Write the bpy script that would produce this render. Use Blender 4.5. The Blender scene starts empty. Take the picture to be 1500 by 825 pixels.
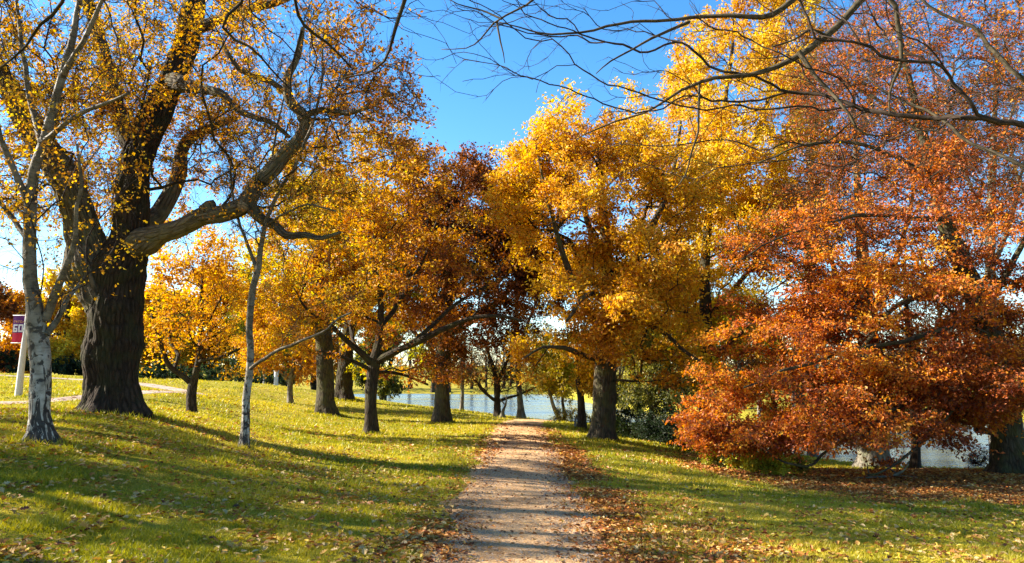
import bpy, math
import numpy as np

R = math.radians
scene = bpy.context.scene
col = scene.collection

# ------------------------------------------------------------------ survey
F, CX, CY = 1083.0, 750.0, 412.5
PITCH = math.atan(132.5 / F)
EYE = 1.65
CP, SP = math.cos(PITCH), math.sin(PITCH)


def P(px, py, Y):
    """surveyed sight line (px, py) at ground distance Y metres -> world point"""
    a = (px - CX) / F
    b = (CY - py) / F
    dy = CP - b * SP
    t = Y / dy
    return np.array([a * t, Y, EYE + (SP + b * CP) * t])


# ------------------------------------------------------------------ noise
def _hash(ix, iy, iz, seed):
    h = (ix.astype(np.int64) * 374761393 + iy.astype(np.int64) * 668265263 +
         iz.astype(np.int64) * 2147483647 + seed * 1274126177) & 0xFFFFFFFF
    h = ((h ^ (h >> 13)) * 1274126177) & 0xFFFFFFFF
    h = ((h ^ (h >> 16)) * 2246822519) & 0xFFFFFFFF
    h = h ^ (h >> 15)
    return h.astype(np.float64) / 2147483647.5 - 1.0


def noise(p, seed=0):
    p = np.atleast_2d(p)
    i = np.floor(p)
    f = p - i
    f = f * f * (3 - 2 * f)
    i = i.astype(np.int64)
    x, y, z = i[:, 0], i[:, 1], i[:, 2]
    fx, fy, fz = f[:, 0], f[:, 1], f[:, 2]
    r = 0
    for a in (0, 1):
        wx = fx if a else 1 - fx
        for b in (0, 1):
            wy = fy if b else 1 - fy
            for c in (0, 1):
                wz = fz if c else 1 - fz
                r = r + _hash(x + a, y + b, z + c, seed) * wx * wy * wz
    return r


def fbm(p, seed=0, o=3):
    p = np.atleast_2d(p)
    r, a, s = 0, 1.0, 0
    for k in range(o):
        r = r + a * noise(p * 2.03 ** k + 17.3 * k, seed + k)
        s += a
        a *= .5
    return r / s * 1.6


def sstep(a, b, x):
    t = np.clip((x - a) / (b - a), 0, 1)
    return t * t * (3 - 2 * t)


def unit(v):
    v = np.asarray(v, float)
    return v / np.maximum(np.linalg.norm(v, axis=-1, keepdims=True), 1e-9)


# ------------------------------------------------------------------ terrain
ctrl = []


def g(px, py, d):
    p = P(px, py, d)
    ctrl.append((p[0], p[1], p[2]))


def w(x, y, z):
    ctrl.append((x, y, z))


for d in (-8, 0, 4, 8, 12, 16, 20, 24, 28, 32):
    w(.2, d, -.017 * d - .02)
w(.3, 36, -.72); w(.5, 40, -.86); w(1, 46, -1.2)
w(-6, 5, .28); w(-12, 6, .7); w(-3, 7, .04); w(-3, 12, -.02); w(-2.2, 18, -.2); w(-2.5, 26, -.36)
w(3, 6, -.12); w(7, 5, -.25); w(14, 6, -.5); w(-6, -8, .2); w(8, -8, -.2); w(-20, -5, .8); w(20, -5, -.6)
w(2.6, 12, -.26); w(3, 18, -.42)
g(62, 643, 11); g(165, 604, 15.5); g(110, 600, 15.3); g(225, 612, 15); g(300, 640, 15); g(358, 658, 14); g(282, 614, 22)
g(0, 640, 11.5); g(-150, 640, 11); g(20, 606, 18); g(200, 592, 20)
g(0, 591, 25); g(27, 580, 28); g(100, 584, 26.5); g(250, 573, 30); g(60, 562, 38); g(250, 562, 42)
g(0, 546, 52); g(130, 551, 52); g(250, 558, 51); g(350, 560, 50); g(430, 568, 48); g(500, 580, 47); g(580, 592, 46)
g(425, 591, 40); g(478, 608, 35); g(505, 585, 44); g(543, 637, 24); g(647, 622, 33); g(640, 598, 44); g(690, 605, 42)
g(450, 622, 28); g(400, 640, 18)
g(728, 612, 41); g(763, 614, 41)
w(-30, 62, .9); w(-12, 62, -.9); w(-45, 60, 1.4); w(-60, 45, 1.9); w(-35, 25, 1.2); w(-60, 10, 1.4); w(-70, 75, 1.4); w(0, 60, -1.6)
g(883, 645, 25); g(852, 631, 32); g(820, 617, 38); g(900, 643, 28); g(1000, 663, 24); g(960, 650, 26)
g(1100, 691, 21); g(1300, 692, 21); g(1500, 697, 20); g(1000, 722, 14); g(1300, 752, 12); g(1500, 780, 9.6)
g(1180, 690, 23.5); g(1340, 690, 24); g(1480, 690, 23); w(22, 22, -1.4); w(35, 15, -1.4); w(50, 20, -1.8)
w(12, 27, -1.7); w(8, 30, -1.4); w(40, -5, -1)
ctrl = np.array(ctrl)
MQ = 2.5


def _phi(d2):
    return np.sqrt(d2 + MQ * MQ)


_d2 = ((ctrl[:, None, :2] - ctrl[None, :, :2]) ** 2).sum(-1)
_A = _phi(_d2) - np.eye(len(ctrl)) * .25
_n = len(ctrl)
_M = np.zeros((_n + 1, _n + 1))
_M[:_n, :_n] = _A
_M[:_n, _n] = 1
_M[_n, :_n] = 1
_sol = np.linalg.solve(_M, np.append(ctrl[:, 2], 0))

WATER = -3.0
_nx = np.array([-2000, -150, -110, -60, -30, -10, 2, 8, 11, 15, 25, 60, 200, 2000])
_ny = np.array([140, 140, 100, 80, 68, 62, 55, 46, 39, 33.5, 31.5, 30, 30, 30])
_fx = np.array([-2000, -150, -110, -60, -20, 8, 13, 17, 23, 40, 60, 200, 2000])
_fy = np.array([120, 138, 150, 156, 158, 152, 100, 78, 69, 67, 66, 66, 66])


def y_near(x):
    return np.interp(x, _nx, _ny)


def y_far(x):
    return np.interp(x, _fx, _fy)


def ground(x, y):
    x = np.atleast_1d(np.asarray(x, float))
    y = np.atleast_1d(np.asarray(y, float))
    xc, yc = np.clip(x, -75, 60), np.clip(y, -25, 80)
    zn = np.zeros(len(x))
    for k in range(0, len(x), 20000):
        d2 = (xc[k:k + 20000, None] - ctrl[None, :, 0]) ** 2 + (yc[k:k + 20000, None] - ctrl[None, :, 1]) ** 2
        zn[k:k + 20000] = _phi(d2) @ _sol[:_n] + _sol[_n]
    q = np.stack([x, y, 0 * x], 1)
    zn = zn + .03 * noise(q / 2.3, 5) + .012 * noise(q / .8, 6)
    yn, yf = y_near(x), y_far(x)
    land = x < -112
    yf = np.where(land, yn, yf)
    wn = sstep(0, 8, yn - y)
    z = -3.5 + (zn + 3.5) * wn
    fard = y - yf
    zf = -3.5 + .9 * sstep(0, 5, fard) + np.clip(.035 * fard, 0, 7) + .5 * fbm(q / 14, 9, 2) * sstep(4, 30, fard)
    z = np.where((y > yn) & (y > yf), zf, z)
    return z


def gz(x, y):
    return float(ground(x, y)[0])


# ------------------------------------------------------------------ mesh helpers
def mesh_np(name, V, faces, smooth=False, attrs=None):
    """faces: list of int arrays (n,k); attrs: {name:(type,domain,array)}"""
    me = bpy.data.meshes.new(name)
    V = np.ascontiguousarray(V, np.float32)
    me.vertices.add(len(V))
    me.vertices.foreach_set('co', V.ravel())
    faces = [np.asarray(f, np.int32) for f in faces if len(f)]
    li = np.concatenate([f.ravel() for f in faces])
    lens = np.concatenate([np.full(len(f), f.shape[1], np.int32) for f in faces])
    st = np.concatenate([[0], np.cumsum(lens)[:-1]]).astype(np.int32)
    me.loops.add(len(li))
    me.loops.foreach_set('vertex_index', li)
    me.polygons.add(len(lens))
    me.polygons.foreach_set('loop_start', st)
    me.polygons.foreach_set('use_smooth', np.full(len(lens), smooth, bool))
    for an, (ty, dom, arr) in (attrs or {}).items():
        at = me.attributes.new(an, ty, dom)
        fld = {'FLOAT': 'value', 'FLOAT_VECTOR': 'vector', 'FLOAT_COLOR': 'color', 'BYTE_COLOR': 'color'}[ty]
        at.data.foreach_set(fld, np.ascontiguousarray(arr, np.float32).ravel())
    me.update(calc_edges=True)
    return me


def link(name, me, mat=None, parent=None):
    o = bpy.data.objects.new(name, me)
    col.objects.link(o)
    if me is not None and mat is not None:
        for m in (mat if isinstance(mat, (list, tuple)) else [mat]):
            me.materials.append(m)
    if parent is not None:
        o.parent = parent
    return o


def tag(o, label=None, cat=None, group=None, kind=None):
    if label: o['label'] = label
    if cat: o['category'] = cat
    if group: o['group'] = group
    if kind: o['kind'] = kind
    return o


def thing(name, label, cat, loc, group=None):
    o = link(name, None)
    o.location = loc
    return tag(o, label, cat, group)


def copy_tree(o, loc, rz, s, label, group=None):
    c = o.copy()
    col.objects.link(c)
    c.location = loc
    c.rotation_euler = (0, 0, rz)
    c.scale = (s, s, s)
    c['label'] = label
    if group: c['group'] = group
    for ch in list(o.children):
        d = ch.copy()
        col.objects.link(d)
        d.parent = c
    return c


class Acc:
    def __init__(s):
        s.v, s.q, s.t, s.b, s.n = [], [], [], [], 0

    def add(s, v, q=None, t=None, b=None):
        s.v.append(v)
        if q is not None and len(q): s.q.append(np.asarray(q) + s.n)
        if t is not None and len(t): s.t.append(np.asarray(t) + s.n)
        s.b.append(b if b is not None else v)
        s.n += len(v)

    def build(s, name, mat, parent=None, smooth=True, off=None):
        V = np.concatenate(s.v)
        if off is not None: V = V - off
        fs = []
        if s.q: fs.append(np.concatenate(s.q))
        if s.t: fs.append(np.concatenate(s.t))
        me = mesh_np(name, V, fs, smooth, {'bark': ('FLOAT_VECTOR', 'POINT', np.concatenate(s.b))})
        return link(name, me, mat, parent)


def tube(acc, pts, rad, m, s0=0., disp=None, cap=True):
    pts = np.asarray(pts, float)
    k = len(pts)
    if k < 2: return
    tg = np.gradient(pts, axis=0)
    tg = unit(tg)
    u = np.cross(tg[0], [0.31, .95, .05])
    if np.linalg.norm(u) < .1: u = np.cross(tg[0], [1, 0, 0])
    u = u / np.linalg.norm(u)
    U = np.empty((k, 3))
    for i in range(k):
        u = u - tg[i] * (tg[i] @ u)
        u = u / max(np.linalg.norm(u), 1e-9)
        U[i] = u
    W = np.cross(tg, U)
    th = np.arange(m) / m * 2 * np.pi
    c, s = np.cos(th), np.sin(th)
    seg = np.concatenate([[0], np.cumsum(np.linalg.norm(np.diff(pts, axis=0), axis=1))]) + s0
    rad = np.asarray(rad, float)
    RR = np.repeat(rad[:, None], m, 1)
    N = U[:, None, :] * c[None, :, None] + W[:, None, :] * s[None, :, None]
    bark = np.stack([c[None] * RR, s[None] * RR, np.repeat(seg[:, None], m, 1)], -1)
    if disp is not None:
        RR = RR + disp(pts[:, None, :] + N * RR[..., None], N, RR, th[None, :] + 0 * RR, np.repeat(seg[:, None], m, 1), bark)
    V = (pts[:, None, :] + N * RR[..., None]).reshape(-1, 3)
    i = np.arange(k - 1)[:, None] * m
    j = np.arange(m)[None, :]
    j2 = (j + 1) % m
    q = np.stack([i + j, i + j2, i + m + j2, i + m + j], -1).reshape(-1, 4)
    t = None
    bk = bark.reshape(-1, 3)
    if cap:
        V = np.concatenate([V, pts[-1:] + tg[-1:] * rad[-1] * .3])
        bk = np.concatenate([bk, [[0, 0, seg[-1]]]])
        e = (k - 1) * m
        t = np.stack([e + np.arange(m), e + (np.arange(m) + 1) % m, np.full(m, k * m)], -1)
    acc.add(V, q, t, bk)


def crspline(pts, step):
    """Catmull-Rom through rows (x,y,z,r), resampled about every step metres"""
    p = np.asarray(pts, float)
    if len(p) == 2:
        n = max(2, int(np.linalg.norm(p[1, :3] - p[0, :3]) / step) + 1)
        t = np.linspace(0, 1, n)[:, None]
        return p[0] * (1 - t) + p[1] * t
    e = np.concatenate([[2 * p[0] - p[1]], p, [2 * p[-1] - p[-2]]])
    out = []
    for i in range(1, len(e) - 2):
        n = max(1, int(round(np.linalg.norm(e[i + 1, :3] - e[i, :3]) / step)))
        t = (np.arange(n) / n)[:, None]
        a, b, c, d = e[i - 1], e[i], e[i + 1], e[i + 2]
        out.append(.5 * (2 * b + (c - a) * t + (2 * a - 5 * b + 4 * c - d) * t * t + (3 * b - a - 3 * c + d) * t ** 3))
    out.append(p[-1:])
    o = np.concatenate(out)
    o[:, 3] = np.maximum(o[:, 3], .002)
    return o


# ------------------------------------------------------------------ materials
def new_mat(name):
    m = bpy.data.materials.new(name)
    m.use_nodes = True
    nt = m.node_tree
    nt.nodes.clear()
    out = nt.nodes.new('ShaderNodeOutputMaterial')
    return m, nt, out


class NT:
    def __init__(s, nt): s.nt = nt

    def n(s, t, **kw):
        nd = s.nt.nodes.new(t)
        for k, v in kw.items():
            if k in nd.inputs.keys(): nd.inputs[k].default_value = v
            else: setattr(nd, k, v)
        return nd

    def l(s, a, b): s.nt.links.new(a, b)

    def noise(s, vec, scale, detail=4, rough=.55, dist=0.):
        nd = s.n('ShaderNodeTexNoise')
        nd.inputs['Scale'].default_value = scale
        nd.inputs['Detail'].default_value = detail
        nd.inputs['Roughness'].default_value = rough
        nd.inputs['Distortion'].default_value = dist
        if vec is not None: s.l(vec, nd.inputs['Vector'])
        return nd.outputs['Fac']

    def ramp(s, fac, stops):
        nd = s.n('ShaderNodeValToRGB')
        el = nd.color_ramp.elements
        while len(el) > 1: el.remove(el[-1])
        el[0].position = stops[0][0]
        el[0].color = (*stops[0][1], 1)
        for p, c in stops[1:]:
            e = el.new(p)
            e.color = (*c, 1)
        s.l(fac, nd.inputs['Fac'])
        return nd.outputs['Color']

    def mix(s, fac, a, b, mode='MIX'):
        nd = s.n('ShaderNodeMix', data_type='RGBA', blend_type=mode)
        if isinstance(fac, (int, float)): nd.inputs[0].default_value = fac
        else: s.l(fac, nd.inputs[0])
        for i, x in ((6, a), (7, b)):
            if isinstance(x, tuple): nd.inputs[i].default_value = (*x, 1)
            else: s.l(x, nd.inputs[i])
        return nd.outputs[2]

    def math(s, op, a, b=0.):
        nd = s.n('ShaderNodeMath', operation=op)
        for i, x in ((0, a), (1, b)):
            if isinstance(x, (int, float)): nd.inputs[i].default_value = x
            else: s.l(x, nd.inputs[i])
        return nd.outputs[0]

    def attr(s, name):
        return s.n('ShaderNodeAttribute', attribute_name=name)

    def scale(s, vec, sc):
        nd = s.n('ShaderNodeMapping')
        nd.inputs['Scale'].default_value = sc
        s.l(vec, nd.inputs['Vector'])
        return nd.outputs[0]

    def bump(s, h, strength, dist):
        nd = s.n('ShaderNodeBump')
        nd.inputs['Strength'].default_value = strength
        nd.inputs['Distance'].default_value = dist
        s.l(h, nd.inputs['Height'])
        return nd.outputs[0]

    def bsdf(s, out, colr, rough=.9, normal=None, spec=.2):
        nd = s.n('ShaderNodeBsdfPrincipled')
        if isinstance(colr, tuple): nd.inputs['Base Color'].default_value = (*colr, 1)
        else: s.l(colr, nd.inputs['Base Color'])
        if isinstance(rough, (int, float)): nd.inputs['Roughness'].default_value = rough
        else: s.l(rough, nd.inputs['Roughness'])
        nd.inputs['Specular IOR Level'].default_value = spec
        if normal is not None: s.l(normal, nd.inputs['Normal'])
        s.l(nd.outputs[0], out.inputs['Surface'])
        return nd


def leaf_mat(name, trans=.44, gloss=.018, rough=.5):
    m, nt, out = new_mat(name)
    k = NT(nt)
    c = k.attr('tint').outputs['Color']
    d = k.n('ShaderNodeBsdfDiffuse')
    t = k.n('ShaderNodeBsdfTranslucent')
    k.l(c, d.inputs['Color'])
    tc = k.n('ShaderNodeHueSaturation', Saturation=1.12, Value=1.25)
    k.l(c, tc.inputs['Color'])
    k.l(tc.outputs[0], t.inputs['Color'])
    mx = k.n('ShaderNodeMixShader', Fac=trans)
    k.l(d.outputs[0], mx.inputs[1])
    k.l(t.outputs[0], mx.inputs[2])
    gl = k.n('ShaderNodeBsdfGlossy', Roughness=rough)
    gl.inputs['Color'].default_value = (.9, .9, .9, 1)
    m2 = k.n('ShaderNodeMixShader', Fac=gloss)
    k.l(mx.outputs[0], m2.inputs[1])
    k.l(gl.outputs[0], m2.inputs[2])
    k.l(m2.outputs[0], out.inputs['Surface'])
    return m


LEAF = leaf_mat('leaf')
DRYLEAF = leaf_mat('dry_leaf', .15, .02, .5)
GRASSB = leaf_mat('grass_blade', .35, .02, .4)


def bark_mat(name, dark, light, moss=None, sx=14, sz=3., bump=.9, dist=.03):
    m, nt, out = new_mat(name)
    k = NT(nt)
    v = k.attr('bark').outputs['Vector']
    vv = k.scale(v, (sx, sx, sz))
    n1 = k.noise(vv, 1., 5, .6, .6)
    n2 = k.noise(v, 2.2, 3)
    n3 = k.noise(v, 40, 3, .7)
    vr = k.n('ShaderNodeTexVoronoi', feature='DISTANCE_TO_EDGE', Scale=1.)
    k.l(k.scale(v, (sx * .8, sx * .8, sz * .8)), vr.inputs['Vector'])
    edge = k.ramp(vr.outputs['Distance'], [(0, (0, 0, 0)), (.22, (1, 1, 1))])
    h = k.math('ADD', k.math('MULTIPLY', edge, .6), k.math('ADD', k.math('MULTIPLY', n1, .8), k.math('MULTIPLY', n3, .25)))
    c = k.ramp(k.math('ADD', k.math('MULTIPLY', n1, .7), k.math('MULTIPLY', n3, .3)), [(.3, dark), (.68, light)])
    c = k.mix(k.math('MULTIPLY', k.math('SUBTRACT', 1., edge), .55), c, tuple(x * .35 for x in dark))
    if moss:
        c = k.mix(k.ramp(n2, [(.45, (0, 0, 0)), (.62, (.75, .75, .75))]), c, moss)
    k.bsdf(out, c, .92, k.bump(h, bump, dist), .1)
    return m


OAKBARK = bark_mat('oak_bark', (.012, .008, .0055), (.07, .047, .03), (.035, .033, .014), 17, 4.2, 1., .045)
DARKBARK = bark_mat('dark_bark', (.018, .013, .009), (.075, .056, .038), (.055, .05, .022), 18, 4.)
MOSSBARK = bark_mat('mossy_bark', (.025, .02, .013), (.12, .095, .058), (.085, .08, .026), 15, 3.6)
LIMBBARK = bark_mat('limb_bark', (.04, .03, .02), (.17, .135, .09), (.13, .115, .06), 14, 3., 1., .05)  # paler than the trunk bark, sunlight on the limb put into its colour
SUNLITLIMB = bark_mat('sunlit_limb_bark', (.055, .042, .027), (.27, .22, .145), (.15, .135, .075), 14, 3., 1., .05)  # lighter copy of the limb bark, sunlight on the lopped limb painted in
PALEBARK = bark_mat('pale_bark', (.08, .068, .05), (.24, .21, .165), (.22, .22, .12), 9, 3., .4, .015)
GREYTWIG = bark_mat('grey_bark', (.032, .025, .015), (.125, .098, .06), None, 30, 10, .4, .006)
REDTWIG = bark_mat('brown_twig', (.022, .015, .01), (.08, .055, .038), None, 30, 10, .4, .006)
CUTWOOD = bark_mat('cut_wood', (.22, .15, .08), (.42, .30, .17), None, 20, 20, .3, .01)


def birch_mat():
    m, nt, out = new_mat('birch_bark')
    k = NT(nt)
    v = k.attr('bark').outputs['Vector']
    sep = k.n('ShaderNodeSeparateXYZ')
    k.l(v, sep.inputs[0])
    z = sep.outputs['Z']
    band = k.noise(k.scale(v, (5, 5, 34)), 1., 4, .6, .4)
    lent = k.ramp(band, [(.30, (1, 1, 1)), (.40, (0, 0, 0))])
    blot = k.ramp(k.noise(k.scale(v, (6.5, 6.5, 5.5)), 1., 4, .6, .8), [(.525, (0, 0, 0)), (.56, (1, 1, 1))])
    fiss = k.noise(k.scale(v, (16, 16, 2.6)), 1., 4, .6, 1.)
    low = k.n('ShaderNodeMapRange')
    low.inputs['From Min'].default_value = .1
    low.inputs['From Max'].default_value = 1.7
    low.inputs['To Min'].default_value = .63
    low.inputs['To Max'].default_value = .33
    k.l(z, low.inputs['Value'])
    fm = k.math('LESS_THAN', fiss, low.outputs[0])
    base = k.ramp(k.noise(v, 7, 5, .6), [(.25, (.16, .125, .08)), (.5, (.33, .28, .205)), (.75, (.52, .47, .39))])
    c = k.mix(lent, base, (.10, .08, .06))
    c = k.mix(blot, c, (.035, .028, .022))
    c = k.mix(k.math('MULTIPLY', fm, .94), c, (.028, .021, .014))
    upper = k.n('ShaderNodeMapRange')
    upper.inputs['From Min'].default_value = 1.1
    upper.inputs['From Max'].default_value = 2.7
    k.l(z, upper.inputs['Value'])
    c = k.mix(k.math('MULTIPLY', upper.outputs[0], .85), c, k.ramp(band, [(.3, (.03, .022, .012)), (.6, (.125, .09, .045))]))
    h = k.math('SUBTRACT', k.math('MULTIPLY', k.noise(v, 60, 3), .2), k.math('ADD', blot, fm))
    k.bsdf(out, c, .7, k.bump(h, .7, .012), .25)
    return m


BIRCH = birch_mat()


def plain(name, c, rough=.6, metal=0., nscale=30, amt=.25):
    m, nt, out = new_mat(name)
    k = NT(nt)
    tc = k.n('ShaderNodeTexCoord')
    n = k.noise(tc.outputs['Object'], nscale, 4)
    cc = k.ramp(n, [(.3, tuple(x * (1 - amt) for x in c)), (.7, c)])
    b = k.bsdf(out, cc, rough)
    b.inputs['Metallic'].default_value = metal
    return m


# ------------------------------------------------------------------ path geometry
PATH = np.array([(.05, -12), (.08, 0), (.1, 7), (.16, 12), (.22, 18), (.27, 25), (.32, 30), (.42, 34), (.9, 38), (2.2, 41.5), (4.6, 43.5)], float)
SIDE = np.array([(-60, 17), (-36, 21), (-24, 23.5), (-17.3, 25), (-15.8, 26.6), (-14.6, 29), (-13.7, 31.5), (-13.6, 33.5), (-15, 36.5), (-19.5, 40), (-28, 44), (-45, 50)], float)


def polyd(x, y, pl):
    """distance to polyline and signed side"""
    best = np.full(len(x), 1e9)
    sgn = np.zeros(len(x))
    for a, b in zip(pl[:-1], pl[1:]):
        e = b - a
        t = np.clip(((x - a[0]) * e[0] + (y - a[1]) * e[1]) / (e @ e), 0, 1)
        dx, dy = x - a[0] - t * e[0], y - a[1] - t * e[1]
        d = np.hypot(dx, dy)
        m = d < best
        best = np.where(m, d, best)
        sgn = np.where(m, np.sign(e[1] * dx - e[0] * dy), sgn)
    return best, sgn


def path_d(x, y):
    d, s = polyd(x, y, PATH)
    return d, s


PHW = .84


def litter(x, y):
    """0..1: how much of the ground is covered by brown leaf litter"""
    q = np.stack([x, y, 0 * x], 1)
    n = fbm(q / 1.7, 21, 3)
    d, s = path_d(x, y)
    right = np.exp(-((d - 1.2) / .5) ** 2) * (s > 0) * (.9 + .5 * n) * sstep(36, 24, y)
    corner = np.exp(-((d - 1.9) / .9) ** 2) * (s > 0) * sstep(13, 8, y) * (.52 + .5 * n)
    left = np.exp(-((d - .95) / .4) ** 2) * (s < 0) * (.28 + .5 * n) * sstep(34, 20, y)
    e = np.hypot((x - 17) / 13, (y - 18.8) / 7.0)
    beech = sstep(1.12, .82, e + .16 * n)
    mound = .5 * np.exp(-((x + 6.5) / 4) ** 2 - ((y - 14) / 3) ** 2) * (.6 + .7 * n)
    return np.clip(np.maximum.reduce([right, corner, left, beech, mound]), 0, 1)


# ------------------------------------------------------------------ setting
def build_ground():
    n = 330
    k, a = 7.0, .26 / (7 * 2 / n)
    u = np.linspace(-1, 1, n + 1)
    xs = a * np.sinh(k * u)
    ys = 14 + a * np.sinh(k * u)
    X, Y = np.meshgrid(xs, ys)
    x, y = X.ravel(), Y.ravel()
    z = ground(x, y)
    i = np.arange(n)[:, None] * (n + 1) + np.arange(n)[None]
    q = np.stack([i, i + 1, i + n + 2, i + n + 1], -1).reshape(-1, 4)
    lit = litter(x, y)
    me = mesh_np('ground', np.stack([x, y, z], 1), [q], True, {'litter': ('FLOAT', 'POINT', lit)})
    m, nt, out = new_mat('lawn')
    kk = NT(nt)
    tc = kk.n('ShaderNodeTexCoord').outputs['Object']
    n1 = kk.noise(tc, .35, 4)
    n2 = kk.noise(tc, 3.5, 5, .65)
    n3 = kk.noise(tc, 60, 4, .7)
    c = kk.ramp(n1, [(.3, (.22, .20, .016)), (.5, (.35, .295, .022)), (.7, (.44, .34, .04))])
    c2 = kk.ramp(n2, [(.32, (.17, .155, .014)), (.66, (.46, .36, .045))])
    c = kk.mix(.55, c, c2)
    n4 = kk.noise(tc, 1.1, 3, .6)
    c = kk.mix(kk.ramp(n4, [(.5, (0, 0, 0)), (.68, (.5, .5, .5))]), c, (.30, .19, .05))
    c = kk.mix(.6, c, kk.ramp(n3, [(.25, (.45, .45, .45)), (.75, (1, 1, 1))]), 'MULTIPLY')
    lt = kk.attr('litter').outputs['Fac']
    lc = kk.ramp(kk.noise(tc, 22, 5, .7), [(.3, (.07, .03, .012)), (.5, (.16, .065, .02)), (.7, (.27, .12, .04))])
    lm = kk.math('GREATER_THAN', kk.math('ADD', lt, kk.math('MULTIPLY', kk.math('SUBTRACT', kk.noise(tc, 16, 4, .7), .5), .9)), .52)
    c = kk.mix(kk.math('MULTIPLY', lm, .9), c, lc)
    kk.bsdf(out, c, .95, kk.bump(kk.math('ADD', n3, n2), .8, .03), .05)
    tag(link('ground', me, m), 'sloping leaf strewn lawn around the path and lake', 'ground', kind='structure')


def strip(name, pl, hw, mat, label, step=.25, lift=.012, cross=8, edge=.12, seed=3):
    p3 = crspline(np.c_[pl, np.zeros(len(pl)), np.ones(len(pl))], step)[:, :2]
    t = unit(np.gradient(p3, axis=0))
    nrm = np.stack([t[:, 1], -t[:, 0]], 1)
    s = np.linspace(-1, 1, cross + 1)
    seg = np.arange(len(p3)) * step
    wl = hw + edge * fbm(np.stack([seg / .7, 0 * seg, 0 * seg], 1), seed)
    wr = hw + edge * fbm(np.stack([seg / .7, 0 * seg + 9, 0 * seg], 1), seed)
    W = np.where(s[None] < 0, -s[None] * -wl[:, None], s[None] * wr[:, None])
    X = p3[:, None, 0] + nrm[:, None, 0] * W
    Y = p3[:, None, 1] + nrm[:, None, 1] * W
    z = ground(X.ravel(), Y.ravel()).reshape(X.shape) + lift - .012 * np.abs(s[None]) ** 4
    z = z + .012 * (1 - s[None] ** 2)
    n, m = X.shape
    i = np.arange(n - 1)[:, None] * m + np.arange(m - 1)[None]
    q = np.stack([i, i + 1, i + m + 1, i + m], -1).reshape(-1, 4)
    me = mesh_np(name, np.stack([X.ravel(), Y.ravel(), z.ravel()], 1), [q], True)
    return tag(link(name, me, mat), label, 'path', kind='structure')


def gravel(name, a, b, c):
    m, nt, out = new_mat(name)
    k = NT(nt)
    tc = k.n('ShaderNodeTexCoord').outputs['Object']
    v = k.n('ShaderNodeTexVoronoi', Scale=55.)
    k.l(tc, v.inputs['Vector'])
    n1 = k.noise(tc, 1.1, 4)
    n2 = k.noise(tc, 130, 3, .7)
    st = k.ramp(v.outputs['Color'], [(.1, a), (.5, b), (.9, c)])
    big = k.ramp(n1, [(.3, (.62, .56, .5)), (.5, (1., .96, .92)), (.7, (1.25, 1.18, 1.08))])
    wear = k.noise(k.scale(tc, (2.6, .22, 1)), 1., 3, .6)
    big = k.mix(.6, big, k.ramp(wear, [(.35, (.78, .74, .7)), (.6, (1.2, 1.15, 1.08))]), 'MULTIPLY')
    big = k.mix(1., big, (1.2, 1.18, 1.15), 'MULTIPLY')
    cc = k.mix(1., st, big, 'MULTIPLY')
    cc = k.mix(.5, cc, k.ramp(n2, [(.3, (.45, .42, .4)), (.65, (1.15, 1.1, 1.05))]), 'MULTIPLY')
    h = k.math('ADD', k.math('MULTIPLY', v.outputs['Distance'], -.6), k.math('ADD', n2, k.math('MULTIPLY', k.noise(tc, 6, 4), 1.5)))
    k.bsdf(out, cc, .95, k.bump(h, .9, .02), .1)
    return m


def build_water():
    xs = np.unique(np.concatenate([np.linspace(-112, 400, 120), _nx[(_nx > -112) & (_nx < 400)]]))
    a, b = y_near(xs) - 5, np.maximum(y_far(xs), y_near(xs)) + 3
    t = np.linspace(0, 1, 12)
    X = np.repeat(xs[:, None], 12, 1)
    Y = a[:, None] * (1 - t) + b[:, None] * t
    n, m = X.shape
    i = np.arange(n - 1)[:, None] * m + np.arange(m - 1)[None]
    q = np.stack([i, i + m, i + m + 1, i + 1], -1).reshape(-1, 4)
    me = mesh_np('water', np.stack([X.ravel(), Y.ravel(), np.full(X.size, WATER)], 1), [q], True)
    mt, nt, out = new_mat('lake_water')
    k = NT(nt)
    tc = k.n('ShaderNodeTexCoord').outputs['Object']
    h = k.math('ADD', k.noise(k.scale(tc, (.8, 2.4, 1)), 1., 4, .6), k.math('MULTIPLY', k.noise(tc, 7, 3), .12))
    calm = k.noise(k.scale(tc, (.02, .12, 1)), 1., 3)
    ro = k.ramp(calm, [(.4, (.06, .06, .06)), (.62, (.22, .22, .22))])
    b = k.bsdf(out, (.06, .075, .08), ro, k.bump(h, .5, .1), .5)
    b.inputs['IOR'].default_value = 1.33
    tag(link('water', me, mt), 'calm pale blue lake below the lawn', 'water', kind='structure')


# ------------------------------------------------------------------ trees
def make_leaves(c, ax, nr, L, Wd, tint, fold=.12):
    """one folded rhombic leaf per row"""
    ax = unit(ax)
    b = unit(np.cross(nr, ax))
    nn = np.cross(ax, b)
    n = len(c)
    L = np.asarray(L)[:, None] if np.ndim(L) else np.full((n, 1), L)
    V = np.empty((n, 4, 3), np.float32)
    V[:, 0] = c - ax * L * .5
    V[:, 1] = c + b * L * Wd * .5 + nn * L * fold + ax * L * .06
    V[:, 2] = c + ax * L * .5 - nn * L * fold * .6
    V[:, 3] = c - b * L * Wd * .5 + nn * L * fold + ax * L * .06
    q = np.arange(n * 4, dtype=np.int32).reshape(n, 4)
    t4 = np.concatenate([tint, np.ones((n, 1))], 1)
    return mesh_np('leaves', V.reshape(-1, 3), [q], False, {'tint': ('BYTE_COLOR', 'FACE', t4)})


def lerp_pal(pal, v):
    pal = np.asarray(pal, float)
    v = np.clip(v, 0, .9999) * (len(pal) - 1)
    i = v.astype(int)
    f = (v - i)[:, None]
    return pal[i] * (1 - f) + pal[np.minimum(i + 1, len(pal) - 1)] * f


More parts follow.
